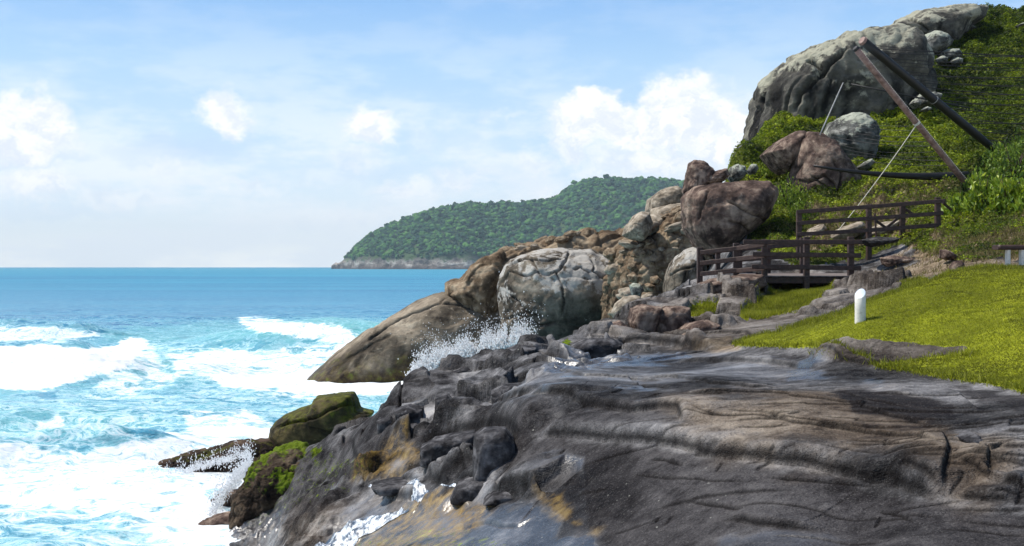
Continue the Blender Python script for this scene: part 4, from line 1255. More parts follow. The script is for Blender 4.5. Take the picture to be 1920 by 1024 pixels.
boulder('cliff', [(1392, 285), (1400, 250), (1412, 214), (1421, 178), (1438, 150), (1452, 124), (1480, 102), (1502, 90), (1545, 77), (1594, 67), (1650, 60), (1700, 72), (1730, 110), (1730, 170), (1690, 240), (1600, 290), (1480, 330), (1410, 320)],
        61.5, 5.0, MAT['cliff_rock'], 'great domed grey cliff streaked black, crowning the hillside', 'cliff', seed=81, sub=7, rough=0.09, chunk=0.09, chunk_s=1.5, fine=0.05, sq=3.2, seep_bias=0.22,
        cracks=[(z1((760, 290), (820, 330), (850, 360)), 5, .8), (z1((1000, 240), (900, 330), (830, 410), (740, 500), (700, 600)), 3.5, .7), (z1((600, 360), (560, 440), (520, 560)), 3, .4), (z1((900, 400), (880, 500), (850, 590)), 3, .3)])
boulder('rock_summit', [(1590, 72), (1637, 64), (1658, 53), (1675, 41), (1690, 31), (1712, 29), (1753, 23), (1789, 20), (1833, 25), (1826, 46), (1800, 60), (1785, 80), (1760, 110), (1700, 130), (1640, 110)],
        74, 5.0, MAT['cliff_rock'], 'pale green-grey rock summit above the domed cliff', 'cliff', seed=83, sub=7, rough=0.06, chunk=0.08, chunk_s=1.0,
        cracks=[(z1((1210, 120), (1300, 170), (1380, 180), (1450, 200)), 3, .5), (z1((1300, 90), (1380, 130), (1420, 170)), 2.5, .3)])
for k, (pts, dd, th) in enumerate([(((1348, 250), (1380, 190), (1430, 168), (1490, 185), (1528, 230), (1510, 260), (1450, 290), (1390, 310), (1355, 290)), 67, 1.6), (((1480, 280), (1510, 262), (1560, 265), (1578, 300), (1540, 325), (1490, 320)), 66, 1.0),
                                   (((1440, 320), (1480, 298), (1510, 315), (1500, 340), (1455, 345)), 65.5, .7), (((1520, 330), (1550, 305), (1590, 315), (1580, 345), (1530, 350)), 65.5, .7),
                                   (((1350, 520), (1380, 488), (1430, 490), (1475, 500), (1460, 540), (1400, 570), (1360, 560)), 55, 1.0), (((1320, 550), (1340, 525), (1370, 545), (1350, 575)), 54, .6), (((1370, 585), (1400, 565), (1430, 575), (1400, 595)), 53.5, .4), (((1880, 135), (1905, 125), (1940, 132), (1930, 150), (1890, 150)), 70, .8), (((1610, 155), (1640, 138), (1660, 150), (1640, 165)), 72, .5)]):
    boulder('hill_rock', z1(*pts), dd, th, MAT['grey_rock'], ['largest domed grey rock at the edge of the hill greenery', 'round grey rock just below the largest domed one', 'small pale rock left of the lowest pair on the upper hill', 'small pale rock right of the lowest pair on the upper hill',
            'grey rock on the green slope between the two leaning poles', 'small dark rock left of the one between the poles', 'little flat rock under the one between the poles', 'pale rock high on the hill near the picture edge', 'small pale rock just under the summit greenery'][k], 'rock', seed=90 + k, rough=0.06, chunk=0.08, sub=6)
# rocks in the surf
boulder('mossy_boulder', z5((270, 500), (272, 465), (300, 430), (360, 390), (430, 358), (474, 345), (488, 312), (560, 297), (668, 289), (690, 330), (697, 368), (770, 386), (740, 420), (640, 500), (540, 600), (300, 600)),
        35.0, 1.3, MAT['mossy_rock'], 'squat olive mossy boulder standing in the foam', 'boulder', seed=101, sub=7, rough=0.045, chunk=0.10, chunk_s=0.9, fine=0.02,
        cracks=[(z5((290, 470), (360, 440), (480, 420), (600, 360), (690, 350)), 2.5, .12)])
boulder('weedy_mound', [(434, 985), (438, 930), (462, 882), (478, 852), (520, 836), (570, 840), (618, 862), (655, 890), (640, 930), (560, 975), (500, 1000)], 26.9, 1.3, MAT['weedy_rock'],
        'rounded mound of brown rock with bright green moss on its seaward edge', 'rock', seed=102, sub=7, rough=0.10, chunk=0.12, chunk_s=2.0, block=0.05, block_s=2, fine=0.06)
boulder('surf_ledge', [(225, 918), (240, 902), (262, 888), (300, 868), (345, 851), (400, 839), (440, 828), (505, 826), (545, 850), (520, 885), (440, 890), (380, 915), (320, 925), (260, 925)],
        34.2, 1.1, MAT['reef_rock'], 'low weedy reef ledge washed over by white foam', 'rock', seed=103, sub=7, rough=0.05, chunk=0.09, chunk_s=1.8, block=0.05, block_s=1.5)
boulder('surf_ledge', [(368, 982), (400, 966), (440, 958), (490, 966), (500, 990), (450, 1000), (390, 996)], 27.3, 0.5, MAT['brown_rock'], 'low purple-brown rock at the water line under the moss', 'rock', seed=105, sub=6, rough=0.05, chunk=0.1)
boulder('surf_ledge', [(395, 935), (420, 922), (445, 918), (460, 935), (440, 955), (405, 952)], 29.0, 0.35, MAT['brown_rock'], 'small foam-covered rock left of the mossy mass', 'rock', seed=106, sub=5, rough=0.08, chunk=0.12)
# rocks beside the path
boulder('path_rock', z2((1532, 655), (1528, 618), (1548, 594), (1580, 586), (1600, 600), (1598, 640), (1590, 662)), 27.6, 0.22, MAT['brown_rock'], 'upright dark stone at the end of the path', 'rock', seed=111, sub=5, rough=0.06, chunk=0.1)
boulder('path_rock', z2((1480, 575), (1485, 528), (1520, 540), (1560, 575), (1530, 590)), 31.5, 0.4, MAT['brown_rock'], 'dark triangular slab leaning out of the eroded bank', 'rock', seed=112, sub=5, rough=0.05, chunk=0.1)
boulder('path_rock', z2((1165, 575), (1200, 562), (1290, 568), (1330, 580), (1300, 600), (1230, 600), (1200, 625), (1175, 610)), 31.5, 0.5, MAT['brown_rock'], 'dark ledge stone beside the path near the boardwalk', 'rock', seed=113, sub=6, rough=0.06, chunk=0.12)
boulder('path_rock', z2((1050, 480), (1150, 462), (1255, 470), (1230, 495), (1120, 515), (1060, 500)), 35.5, 0.7, MAT['black_rock'], 'black flat rock behind the end of the near railing', 'rock', seed=114, sub=6, rough=0.06, chunk=0.12)
boulder('pale_slab', z2((760, 470), (790, 420), (850, 395), (870, 415), (840, 460), (780, 480)), 39.5, 0.6, MAT['pale_rock'], 'pale slab of rock under the left end of the upper railing', 'rock', seed=115, sub=6, rough=0.05, chunk=0.08)
boulder('pale_slab', z2((820, 500), (900, 440), (1000, 395), (1060, 380), (1080, 400), (1050, 450), (1000, 480), (900, 500)), 39.0, 0.7, MAT['pale_rock'], 'long pale slab crossed by the white rope', 'rock', seed=116, sub=6, rough=0.05, chunk=0.08)
boulder('pale_slab', z2((1040, 475), (1110, 420), (1180, 385), (1260, 370), (1230, 420), (1190, 460), (1120, 478)), 39.0, 0.7, MAT['pale_rock'], 'pale slab behind the crossed braces of the upper railing', 'rock', seed=117, sub=6, rough=0.05, chunk=0.08)

rockm('block_rock', (0.012, 0.011, 0.012), (0.048, 0.046, 0.049), (0.17, 0.165, 0.17), 1.6, stain=0.5, bump=0.7)
BL = [(z5((985, 550), (1045, 512), (1130, 497), (1248, 478), (1242, 560), (1228, 630), (1130, 618), (1040, 612), (990, 592)), .45, 'long dark squared block below the wet channel'),
      (z5((1240, 490), (1290, 463), (1390, 466), (1432, 520), (1437, 580), (1400, 640), (1320, 682), (1228, 682), (1228, 600)), .45, 'tall dark squared block standing right of the long one'),
      (z5((1318, 292), (1380, 255), (1470, 250), (1505, 290), (1440, 342), (1335, 352)), .5, 'smooth blue-black block above the wet channel'),
      (z5((1055, 315), (1110, 303), (1155, 340), (1112, 384), (1055, 372)), .4, 'small squared block among the fractured rocks at the top of the channel'),
      (z5((865, 375), (930, 350), (1000, 365), (1012, 430), (930, 445), (878, 422)), .5, 'light-topped block in the middle of the fractured seaward rocks'),
      (z5((780, 420), (850, 398), (885, 430), (850, 482), (786, 472)), .4, 'dark block at the left end of the fractured rocks, above the mossy mass'),
      (z5((890, 458), (960, 445), (1000, 480), (965, 525), (900, 522)), .4, 'rounded dark block lying in the crevice under the light-topped block'),
      (z5((1020, 455), (1080, 440), (1110, 470), (1070, 500), (1025, 492)), .35, 'dark stone wedged in the crevice beside the long squared block'),
      (z5((755, 730), (860, 712), (990, 715), (1085, 728), (1080, 756), (900, 760), (775, 750)), .5, 'thin flat slab at the edge of the shallow pool'),
      (z5((1130, 762), (1160, 725), (1235, 698), (1332, 708), (1335, 750), (1200, 795), (1135, 782)), .45, 'tilted angular slab under the tall squared block'),
      (z5((1280, 800), (1330, 768), (1400, 752), (1465, 765), (1410, 805)), .4, 'low dark slab right of the tilted angular one'),
      (z5((1370, 98), (1440, 68), (1535, 80), (1505, 118), (1440, 128)), .6, 'dark overhanging slab on the skyline beside the spray'),
      (z5((1135, 188), (1200, 163), (1262, 185), (1222, 214), (1155, 208)), .5, 'small slab with a pale top on the seaward skyline'),
      (z5((1260, 130), (1330, 108), (1400, 130), (1380, 165), (1290, 170)), .5, 'slab between the two skyline slabs beside the spray'),
      (z6((125, 132), (150, 98), (210, 74), (300, 70), (348, 92), (335, 132), (220, 146)), .7, 'blue-grey flat-topped slab with a black shadowed front at the head of the shore'),
      (z6((1655, 455), (1715, 438), (1775, 478), (1745, 520), (1680, 505)), .22, 'dark rounded stone set in the crack at the right of the great slab'),
      (z4((585, 700), (660, 675), (765, 690), (750, 760), (700, 845), (600, 850), (570, 780)), .8, 'dark brown block under the grassy ledge, left of its twin'),
      (z4((690, 740), (800, 680), (925, 690), (935, 780), (820, 835), (705, 850)), .8, 'reddish dark block directly right of the dark brown one'),
      (z4((830, 850), (930, 790), (1040, 770), (1110, 795), (1020, 850), (900, 870)), .7, 'low brown block below the small grass tuft'),
      (z4((440, 800), (520, 770), (560, 800), (530, 850), (440, 855)), .6, 'rust-coloured block above the flat-topped slab'),
      (z4((960, 560), (1100, 520), (1270, 495), (1360, 500), (1380, 560), (1250, 600), (1100, 600), (980, 600)), .9, 'long grey ledge under the left end of the near railing')]
for k, (pts, th_, lab) in enumerate(BL):
    pts = np.array(pts)
    cx_ = (pts[:, 0].min() + pts[:, 0].max()) / 2; by_ = pts[:, 1].max()
    d_ = hit(cx_, by_ - 3)[1] + th_ * 0.55
    pts = [(x_, y_ if y_ < by_ - (by_ - pts[:, 1].min()) * .35 else y_ + (by_ - pts[:, 1].min()) * .25) for x_, y_ in pts]
    boulder('rock_block', pts, d_, th_, MAT['block_rock'] if k < 16 else MAT['brown_rock'], lab, 'rock', seed=140 + k, rough=0.05, chunk=0.13, chunk_s=0.7, fine=0.018, sq=4.5, sub=6, group='fractured blocks of the near shore')

# loose rocks lying on the ridge and the rubble bank: one shape of each kind, copied
RL = np.random.default_rng(77)
for src_name, lab, n_ in (('rubble_bank', 'loose tan rock lying on the rubble bank', 60), ('rocky_ridge', 'loose brown rock lying on the long broken ridge', 60)):
    src = bpy.data.objects[src_name]
    me = src.data
    co = np.empty(len(me.vertices) * 3, np.float32); me.vertices.foreach_get('co', co); co = co.reshape(-1, 3) + np.array(src.location)
    no = np.empty(len(me.vertices) * 3, np.float32); me.vertices.foreach_get('normal', no); no = no.reshape(-1, 3)
    qx = CX + F * co[:, 0] / co[:, 1]; qy = CY - F * co[:, 2] / co[:, 1]
    ok = np.nonzero((no[:, 1] < -0.1) & (no[:, 2] > 0.15) & (qy < 620))[0]
    protos = []
    for q in range(3):
        v, f = ico(4)
        vv = v * RL.uniform(.7, 1.3, 3)
        F1, F2, ID = cells(v * 1.3 + q * 7, 3 + q)
        vv = vv * (1 + 0.25 * (ID / 255.0 - .5) * sstep(F2 - F1, 0, .1) + 0.12 * fbm(v * np.float32(1.5), 3, seed=q))[:, None]
        o = mesh_obj('loose_rock', vv, f, MAT['ridge_rock'] if q else MAT['pale_rock'], loc=(0, 0, 0))
        add_attr(o, 'tone', np.clip(.55 + .25 * fbm(v * np.float32(2), 4, seed=q + 5), 0, 1)); add_attr(o, 'crack', np.zeros(len(v))); add_attr(o, 'seep', np.zeros(len(v))); add_attr(o, 'lichen', np.zeros(len(v)))
        tag(o, lab, 'rock', lab.replace('loose', 'loose scattered') + 's')
        o['group'] = 'loose rocks on the ' + src_name.replace('_', ' ')
        protos.append(o)
    for k in range(n_):
        i = RL.choice(ok)
        o = protos[k] if k < 3 else protos[k % 3].copy()
        if k >= 3: COL.objects.link(o)
        sz = 0.14 + 0.45 * RL.random() ** 2.5
        o.location = co[i] + no[i] * sz * .15
        o.scale = (sz * RL.uniform(.8, 1.4), sz, sz * RL.uniform(.5, .9))
        o.rotation_euler = (RL.uniform(-.3, .3), RL.uniform(-.3, .3), RL.uniform(0, 6.28))

# ---------------------------------------------------------------- plants
R3 = np.random.default_rng(33)


def leaf_material(name, cols, rough=0.6, trans=0.25, spec=0.25):
    m, t, b, p = material(name, rough)
    c = t.ramp(t.attr('tone'), cols)
    t.put(b.inputs['Base Color'], c)
    b.inputs['Specular IOR Level'].default_value = spec
    if trans:
        tr = t.new('ShaderNodeBsdfTranslucent')
        t.put(tr.inputs[0], c)
        mx = t.new('ShaderNodeMixShader')
        mx.inputs[0].default_value = trans
        t.l.new(b.outputs[0], mx.inputs[1]); t.l.new(tr.outputs[0], mx.inputs[2])
        out = [n for n in t.n if n.type == 'OUTPUT_MATERIAL'][0]
        t.l.new(mx.outputs[0], out.inputs[0])
    return m


def pick(weight, n):
    """random points on the terrain, weight per vertex (area-weighted)"""
    area = (Y ** 2)
    # row spacing differs, so weigh by the local row step
    drow = np.gradient(cld)
    w_ = weight * area * np.repeat(drow, NC) * np.tile(np.gradient(cpx), len(cld))
    cdf = np.cumsum(w_.astype(np.float64)); cdf /= cdf[-1]
    k = np.searchsorted(cdf, R3.random(n))
    k = np.clip(k, 0, len(X) - NC - 2)
    f1, f2 = R3.random(n), R3.random(n)
    px_, py_, pz_ = [(A[k] + (A[k + 1] - A[k]) * f1 + (A[k + NC] - A[k]) * f2) for A in (X, Y, Zt)]
    return k, np.stack([px_, py_, pz_], -1)


def blades(name, base, h, w_, lean, mat, tone, label, cat=None, kind='stuff', parent=None):
    n = len(base)
    a = R3.uniform(0, 2 * math.pi, n)
    sd_ = np.stack([np.cos(a), np.sin(a), 0 * a], -1) * w_[:, None] * 0.5
    b2 = R3.uniform(0, 2 * math.pi, n)
    tip = np.stack([np.cos(b2) * lean, np.sin(b2) * lean, h], -1)
    V = np.concatenate([base - sd_, base + sd_, base + tip], 1).reshape(-1, 3)
    Fc = np.arange(3 * n, dtype=np.int32).reshape(-1, 3)
    o = mesh_obj(name, V, Fc, mat, smooth=False, loc=(0, 0, 0), parent=parent)
    add_attr(o, 'tone', np.repeat(tone, 3))
    if kind: tag(o, label, cat, kind=kind)
    return o


def leaves(base, size, ratio, up, tone_, dirs=None):
    """diamond leaves: verts, faces; `up` 0..1 how much they face upward"""
    n = len(base)
    nrm = R3.normal(size=(n, 3)); nrm[:, 2] = np.abs(nrm[:, 2]) + up * 2.0
    nrm /= np.linalg.norm(nrm, axis=1, keepdims=True)
    ax = R3.normal(size=(n, 3)) if dirs is None else dirs + 0.35 * R3.normal(size=(n, 3))
    ax -= nrm * (ax * nrm).sum(1, keepdims=True)
    ax /= np.linalg.norm(ax, axis=1, keepdims=True) + 1e-9
    bx = np.cross(nrm, ax)
    s_ = size[:, None]
    v0 = base - ax * s_ * 0.5
    v1 = base + bx * s_ * ratio * 0.5 + nrm * s_ * 0.10
    v2 = base + ax * s_ * 0.5
    v3 = base - bx * s_ * ratio * 0.5 + nrm * s_ * 0.10
    V = np.stack([v0, v1, v2, v3], 1).reshape(-1, 3)
    q = np.arange(4 * n, dtype=np.int32).reshape(-1, 4)
    return V, q, np.repeat(tone_, 4)


grass_m = leaf_material('grass_blades', [(0.0, (0.07, 0.075, 0.008)), (0.35, (0.16, 0.175, 0.012)), (0.65, (0.33, 0.355, 0.022)), (1.0, (0.50, 0.47, 0.09))], trans=0.45)
k, q = pick(is_l := (lawn_m * (1 - out_m) * (Y < 24)), 240000)
pat = fbm(q * np.float32([0.5, 0.5, 0.5]), 4, seed=201)
pat2 = fbm(q * np.float32([2.0, 2.0, 2.0]), 3, seed=203)
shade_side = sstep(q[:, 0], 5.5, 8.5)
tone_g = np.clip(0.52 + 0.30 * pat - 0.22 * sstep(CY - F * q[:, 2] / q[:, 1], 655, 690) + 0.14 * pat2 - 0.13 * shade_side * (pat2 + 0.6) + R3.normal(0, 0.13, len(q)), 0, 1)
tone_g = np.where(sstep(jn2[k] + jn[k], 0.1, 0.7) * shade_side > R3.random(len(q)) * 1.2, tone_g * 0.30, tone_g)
hh = R3.uniform(0.012, 0.032, len(q)) * (1 + 0.5 * pat)
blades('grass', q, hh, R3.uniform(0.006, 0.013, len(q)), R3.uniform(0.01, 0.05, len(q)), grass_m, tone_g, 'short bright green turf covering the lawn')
k, q = pick(np.maximum(patch_m, np.maximum(out_m * 0.002, pmask([(1640, 690), (1700, 681), (1800, 668), (1830, 665), (1830, 672), (1720, 690)], 6, 6, 12, 22) * .5)), 42000)
pat = fbm(q * np.float32(1.2), 3, seed=205)
blades('long_grass', q, R3.uniform(0.03, 0.13, len(q)) * (1 + 0.5 * pat), R3.uniform(0.012, 0.024, len(q)), R3.uniform(0.02, 0.12, len(q)), grass_m, np.clip(0.45 + 0.3 * pat + R3.normal(0, 0.16, len(q)), 0, 1), 'patch of longer yellow-green grass below the boardwalk')
# tufts along the joint between lawn and rock, and on the bank
edge = (4 * lawn_m * (1 - lawn_m)) + 4 * out_m * (1 - out_m) * 0.15
k, q = pick(edge * (Y < 24), 26000)
blades('edge_grass', q, R3.uniform(0.03, 0.12, len(q)), R3.uniform(0.008, 0.016, len(q)), R3.uniform(0.02, 0.09, len(q)), grass_m, np.clip(R3.normal(0.4, 0.2, len(q)), 0, 1), 'ragged grass tufts along the edge of the lawn')

creeper_m = leaf_material('creeper_leaves', [(0.0, (0.008, 0.015, 0.004)), (0.3, (0.030, 0.055, 0.006)), (0.55, (0.14, 0.20, 0.010)), (0.8, (0.34, 0.40, 0.018)), (1.0, (0.48, 0.50, 0.05))], trans=0.35)
k, q = pick(hill_m * (1 - 0.93 * bare_m) * (Y > 30) * np.clip((75.0 / Y) ** 0.7, 0.5, 2) * (CX + F * X / Y < 2150) * (Zt > -1), 300000)
c1 = fbm(q * np.float32([0.28, 0.28, 0.5]), 3, seed=211)
c2 = fbm(q * np.float32([1.1, 1.1, 1.3]), 3, seed=213)
q[:, 2] += np.clip(0.20 * c2 + 0.15, 0, 1) * np.clip(q[:, 1] / 48, 0.5, 1.4) * R3.random(len(q)) ** 0.5
qpx = CX + F * q[:, 0] / q[:, 1]; qpy = CY - F * q[:, 2] / q[:, 1]
# painted shade: leaf tone darker towards the upper right, brighter low and by boulders
sp_ = sstep(qpx - 0.9 * (qpy - 200), 1690, 1860)
tone_c = 0.56 + 0.26 * c2 + 0.14 * c1 - 0.24 * sp_ + R3.normal(0, 0.10, len(q))
tone_c -= 0.16 * sstep(-c1, 0.0, 0.6)
V, Q, T = leaves(q, R3.uniform(0.07, 0.15, len(q)) * np.clip(q[:, 1] / 48, 0.7, 1.5), 0.6, 0.35, np.clip(tone_c, 0, 1))
o = mesh_obj('creepers', V, Q, creeper_m, smooth=False, loc=(0, 0, 0)); add_attr(o, 'tone', T)
tag(o, 'green creepers and low scrub covering the hillside', 'ground cover', kind='stuff')
# dry grass on the bank
dry_m = leaf_material('dry_grass', [(0.0, (0.035, 0.025, 0.012)), (0.5, (0.16, 0.13, 0.045)), (1.0, (0.30, 0.27, 0.09))])
k, q = pick(((hill_m * (Y < 44)) * (0.25 + bare_m) + soil_m * 0.15 * (Y > 25)) * (Y > 25), 40000)
blades('dry_grass', q, R3.uniform(0.05, 0.20, len(q)), R3.uniform(0.012, 0.03, len(q)), R3.uniform(0.03, 0.16, len(q)), dry_m, np.clip(R3.normal(0.5, 0.25, len(q)), 0, 1), 'thin dry grass on the eroded bank')

# broad-leaved shrubs at the right
shrub_m = leaf_material('broad_leaves', [(0.0, (0.008, 0.020, 0.004)), (0.4, (0.06, 0.12, 0.008)), (0.75, (0.20, 0.30, 0.015)), (1.0, (0.36, 0.42, 0.03))], rough=0.45, spec=0.4)
wood_m, _t, _b, _p = material('stem_bark', 0.9); _b.inputs['Base Color'].default_value = (0.06, 0.04, 0.025, 1)


def tube(pts, rad, seg=8):
    pts = np.asarray(pts, float); n = len(pts)
    rad = np.full(n, rad) if np.isscalar(rad) else np.asarray(rad, float)
    V = []; Fc = []
    for i in range(n):
        d_ = pts[min(i + 1, n - 1)] - pts[max(i - 1, 0)]
        d_ = d_ / np.linalg.norm(d_)
        u = np.cross(d_, [0, 0, 1.0]) if abs(d_[2]) < 0.95 else np.cross(d_, [1.0, 0, 0])
        u /= np.linalg.norm(u); w_ = np.cross(d_, u)
        for j in range(seg):
            a = 2 * math.pi * j / seg
            V.append(pts[i] + rad[i] * (math.cos(a) * u + math.sin(a) * w_))
    for i in range(n - 1):
        for j in range(seg):
            Fc.append((i * seg + j, i * seg + (j + 1) % seg, (i + 1) * seg + (j + 1) % seg, (i + 1) * seg + j))
    Fc.append(tuple(range(seg))[::-1]); Fc.append(tuple((n - 1) * seg + j for j in range(seg)))
    return V, Fc


def join(parts):
    V = []; Fc = []
    for v, f in parts:
        o_ = len(V); V += [tuple(a) for a in v]; Fc += [tuple(i + o_ for i in g) for g in f]
    return V, Fc


def shrub(px, py_base, rx, h, n, label, size=(0.16, 0.28), tone0=0.55, group='broad-leaved shrubs on the bank'):
    b_ = hit(px, py_base, 24, 60)
    z_ = float(surf_z(b_[0], b_[1])[0]) - 0.05
    r = empty('shrub', (b_[0], b_[1], z_), label, 'shrub', group)
    u = R3.normal(size=(n, 3)); u /= np.linalg.norm(u, axis=1, keepdims=True)
    u[:, 2] = np.abs(u[:, 2]) * 1.0 - 0.12
    rad = R3.random(n) ** 0.35
    lump = 1 + 0.30 * fbm(u * np.float32(2.2), 3, seed=int(px))
    q = u * (rad * lump)[:, None] * [rx, rx * 0.8, h]
    dirs = u * [0.6, 0.6, 0.4] + [0, 0, 0.9]
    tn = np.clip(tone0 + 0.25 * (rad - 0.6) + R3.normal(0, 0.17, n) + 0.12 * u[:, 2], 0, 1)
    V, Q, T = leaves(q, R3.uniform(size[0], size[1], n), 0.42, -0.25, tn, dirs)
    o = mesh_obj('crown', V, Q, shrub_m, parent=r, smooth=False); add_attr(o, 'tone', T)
    st = []
    for k in range(5):
        a = R3.uniform(0, 6.28); e = np.array([math.cos(a) * rx * .5, math.sin(a) * rx * .4, h * .75])
        st.append(tube([(0, 0, -0.1), e * 0.5 + [0, 0, .1], e], [0.03, 0.02, 0.008], 5))
    v, f = join(st)
    mesh_obj('stems', v, f, wood_m, parent=r)
    return r


shrub(1800, 402, 0.62, 0.85, 520, 'leftmost broad-leaved shrub, right of the upper railing end')
shrub(1845, 400, 0.70, 1.35, 700, 'second broad-leaved shrub from the railing, below the foot of the brown pole', tone0=.6)
shrub(1892, 396, 0.75, 1.30, 760, 'broad-leaved shrub above the bench, third from the railing', tone0=.62)
shrub(1945, 392, 0.85, 1.45, 800, 'broad-leaved shrub cut by the picture edge above the bench', tone0=.6)
shrub(1840, 352, 0.8, 0.95, 620, 'dark shrub hiding the foot of the brown leaning pole', tone0=.42, size=(.1, .2))
shrub(1900, 345, 1.1, 1.5, 900, 'large dark shrub at the picture edge above the row of broad-leaved ones', tone0=.40, size=(.1, .2))
shrub(1885, 300, 1.0, 0.9, 700, 'dark bushy shrub at the foot of the black leaning pole', tone0=.42, size=(.1, .2))
shrub(1945, 270, 1.2, 1.3, 800, 'dark bushy shrub at the picture edge beyond the black pole', tone0=.38, size=(.1, .2))
shrub(1478, 385, 0.9, 1.3, 1500, 'bright creeper bush between the egg-shaped and the split boulder', tone0=.62, size=(.07, .13), group=None)
shrub(1505, 410, 0.6, 0.8, 700, 'lower green bush at the foot of the split boulder', tone0=.48, size=(.07, .13), group=None)
shrub(1440, 330, 0.7, 0.5, 700, 'low bright bush above the egg-shaped boulder', tone0=.62, size=(.07, .13), group=None)
# wiry scrub on the skyline
for k, (px, py) in enumerate([(1806, 24), (1820, 22), (1837, 22), (1862, 26), (1893, 28)]):
    b_ = hit(px, py + 5, 60, 92)
    r = empty('bush', (b_[0], b_[1], float(surf_z(*b_)[0]) - .1), ['first wiry bush on the skyline, on the bare rock summit', 'second wiry bush on the skyline, dark and twiggy', 'third wiry bush on the skyline above the hill greenery', 'sparse twiggy bush on the skyline between two thicker ones', 'last wiry bush on the skyline near the picture corner'][k], 'bush', 'wiry bushes on the skyline')
    st = []
    for j in range(16):
        a = R3.uniform(0, 6.28); L_ = R3.uniform(.3, .75)
        e = np.array([math.cos(a) * .6, math.sin(a) * .5, L_])
        st.append(tube([(0, 0, 0), e * .55 + [0, 0, .08], e], [.025, .016, .006], 4))
    v, f = join(st); mesh_obj('twigs', v, f, wood_m, parent=r)
    n = 220
    q = R3.normal(size=(n, 3)) * [.42, .35, .17] + [0, 0, .25]
    V, Q, T = leaves(q, R3.uniform(.08, .16, n), .6, 0, np.clip(R3.normal(.3, .15, n), 0, 1))
    o = mesh_obj('foliage', V, Q, creeper_m, parent=r, smooth=False); add_attr(o, 'tone', T)

# ---------------------------------------------------------------- boardwalk, railings
wm_, t, b, p = material('dark_timber', 0.65)
n = t.noise(t.mapping(p, (1, 1, 1)), 9, 5, 0.7)
t.put(b.inputs['Base Color'], t.ramp(n, [(0.3, (0.014, 0.006, 0.004)), (0.55, (0.050, 0.024, 0.017)), (0.75, (0.105, 0.058, 0.042))]))
t.put(b.inputs['Normal'], t.bump(n, 0.4, 0.01))
dk_m, t, b, p = material('deck_boards', 0.8)
n = t.noise(t.mapping(p, (2, 9, 2)), 3, 5, 0.7)
t.put(b.inputs['Base Color'], t.ramp(n, [(0.3, (0.05, 0.035, 0.03)), (0.7, (0.24, 0.20, 0.18))]))


def bar(p0, p1, w_, h_, ch=0.012):
    """chamfered rectangular timber from p0 to p1"""
    p0, p1 = np.asarray(p0, float), np.asarray(p1, float)
    d_ = (p1 - p0) / np.linalg.norm(p1 - p0)
    up = np.array([0, 0, 1.0]) if abs(d_[2]) < 0.8 else np.array([0, -1.0, 0])
    u = np.cross(d_, up); u /= np.linalg.norm(u); v = np.cross(u, d_)
    a, c = w_ / 2, h_ / 2
    sec = [(-a + ch, -c), (a - ch, -c), (a, -c + ch), (a, c - ch), (a - ch, c), (-a + ch, c), (-a, c - ch), (-a, -c + ch)]
    rings = [(p0, .85), (p0 + d_ * ch, 1), (p1 - d_ * ch, 1), (p1, .85)]
    V = [q + (u * s0 + v * s1) * k for q, k in rings for s0, s1 in sec]
    Fc = [tuple(range(8))[::-1], tuple(24 + i for i in range(8))]
    for r in range(3):
        for i in range(8):
            Fc.append((r * 8 + i, r * 8 + (i + 1) % 8, (r + 1) * 8 + (i + 1) % 8, (r + 1) * 8 + i))
    return V, Fc


def part(name, vf, mat, parent, label=None, smooth=False):
    V, Fc = vf
    V = np.asarray(V, float) - np.asarray(parent.location)
    o = mesh_obj(name, V, Fc, mat, parent=parent, smooth=smooth, loc=(0, 0, 0))
    if label: o['label'] = label
    return o


def railing(label, posts, rails, braces=(), pw=0.16, rw=(0.06, 0.13)):
    """posts: (px, y top, y bottom or None, d); rails: list of [(px, y, d), ...]"""
    p0 = P(posts[0][0], posts[0][2] or 520, posts[0][3])
    r = empty('railing', tuple(p0), label, 'railing', 'dark timber railings of the boardwalk')
    for px, y0, y1, d in posts:
        top = P(px, y0, d)
        gz = float(surf_z(top[0], top[1])[0]) - 0.12
        bot = np.array([top[0], top[1], min(gz, P(px, y1, d)[2]) if y1 else gz])
        part('post', bar(bot, top, pw, pw), wm_, r)
    for rl in rails:
        for a, c in zip(rl[:-1], rl[1:]):
            part('rail', bar(P(*a) + [0, -0.11, 0], P(*c) + [0, -0.112, 0], rw[0], rw[1]), wm_, r)
    for a, c in braces:
        part('brace', bar(P(*a), P(*c), 0.05, 0.09), wm_, r)
    return r


railing('near boardwalk railing with three long horizontal rails', [(1312, 464, 529, 33.2), (1380, 456, 512, 32.8), (1433, 449, 530, 32), (1512, 444, 546, 32), (1595, 444, 538, 32)],
        [[(1312, 474, 33.2), (1380, 466, 32.8)], [(1312, 494, 33.2), (1380, 486, 32.8)], [(1312, 514, 33.2), (1380, 507, 32.8)],
         [(1380, 466, 32.8), (1433, 458, 32)], [(1380, 486, 32.8), (1433, 480, 32)], [(1380, 508, 32.8), (1433, 503, 32)],
         [(1392, 454, 31.98), (1614, 454, 31.98)], [(1410, 477, 31.98), (1612, 479, 31.98)], [(1408, 500, 31.98), (1612, 503, 31.98)]])
railing('shorter boardwalk railing seen through the near one, on the far side of the deck', [(1346, 466, 514, 35.2), (1387, 458, 512, 35.2), (1440, 452, 516, 35.2), (1504, 446, 516, 35.2)],
        [[(1330, 472, 35.2), (1387, 467, 35.2), (1504, 458, 35.2)], [(1330, 490, 35.2), (1387, 487, 35.2), (1504, 479, 35.2)], [(1340, 509, 35.2), (1387, 506, 35.2), (1504, 500, 35.2)]], pw=.14)
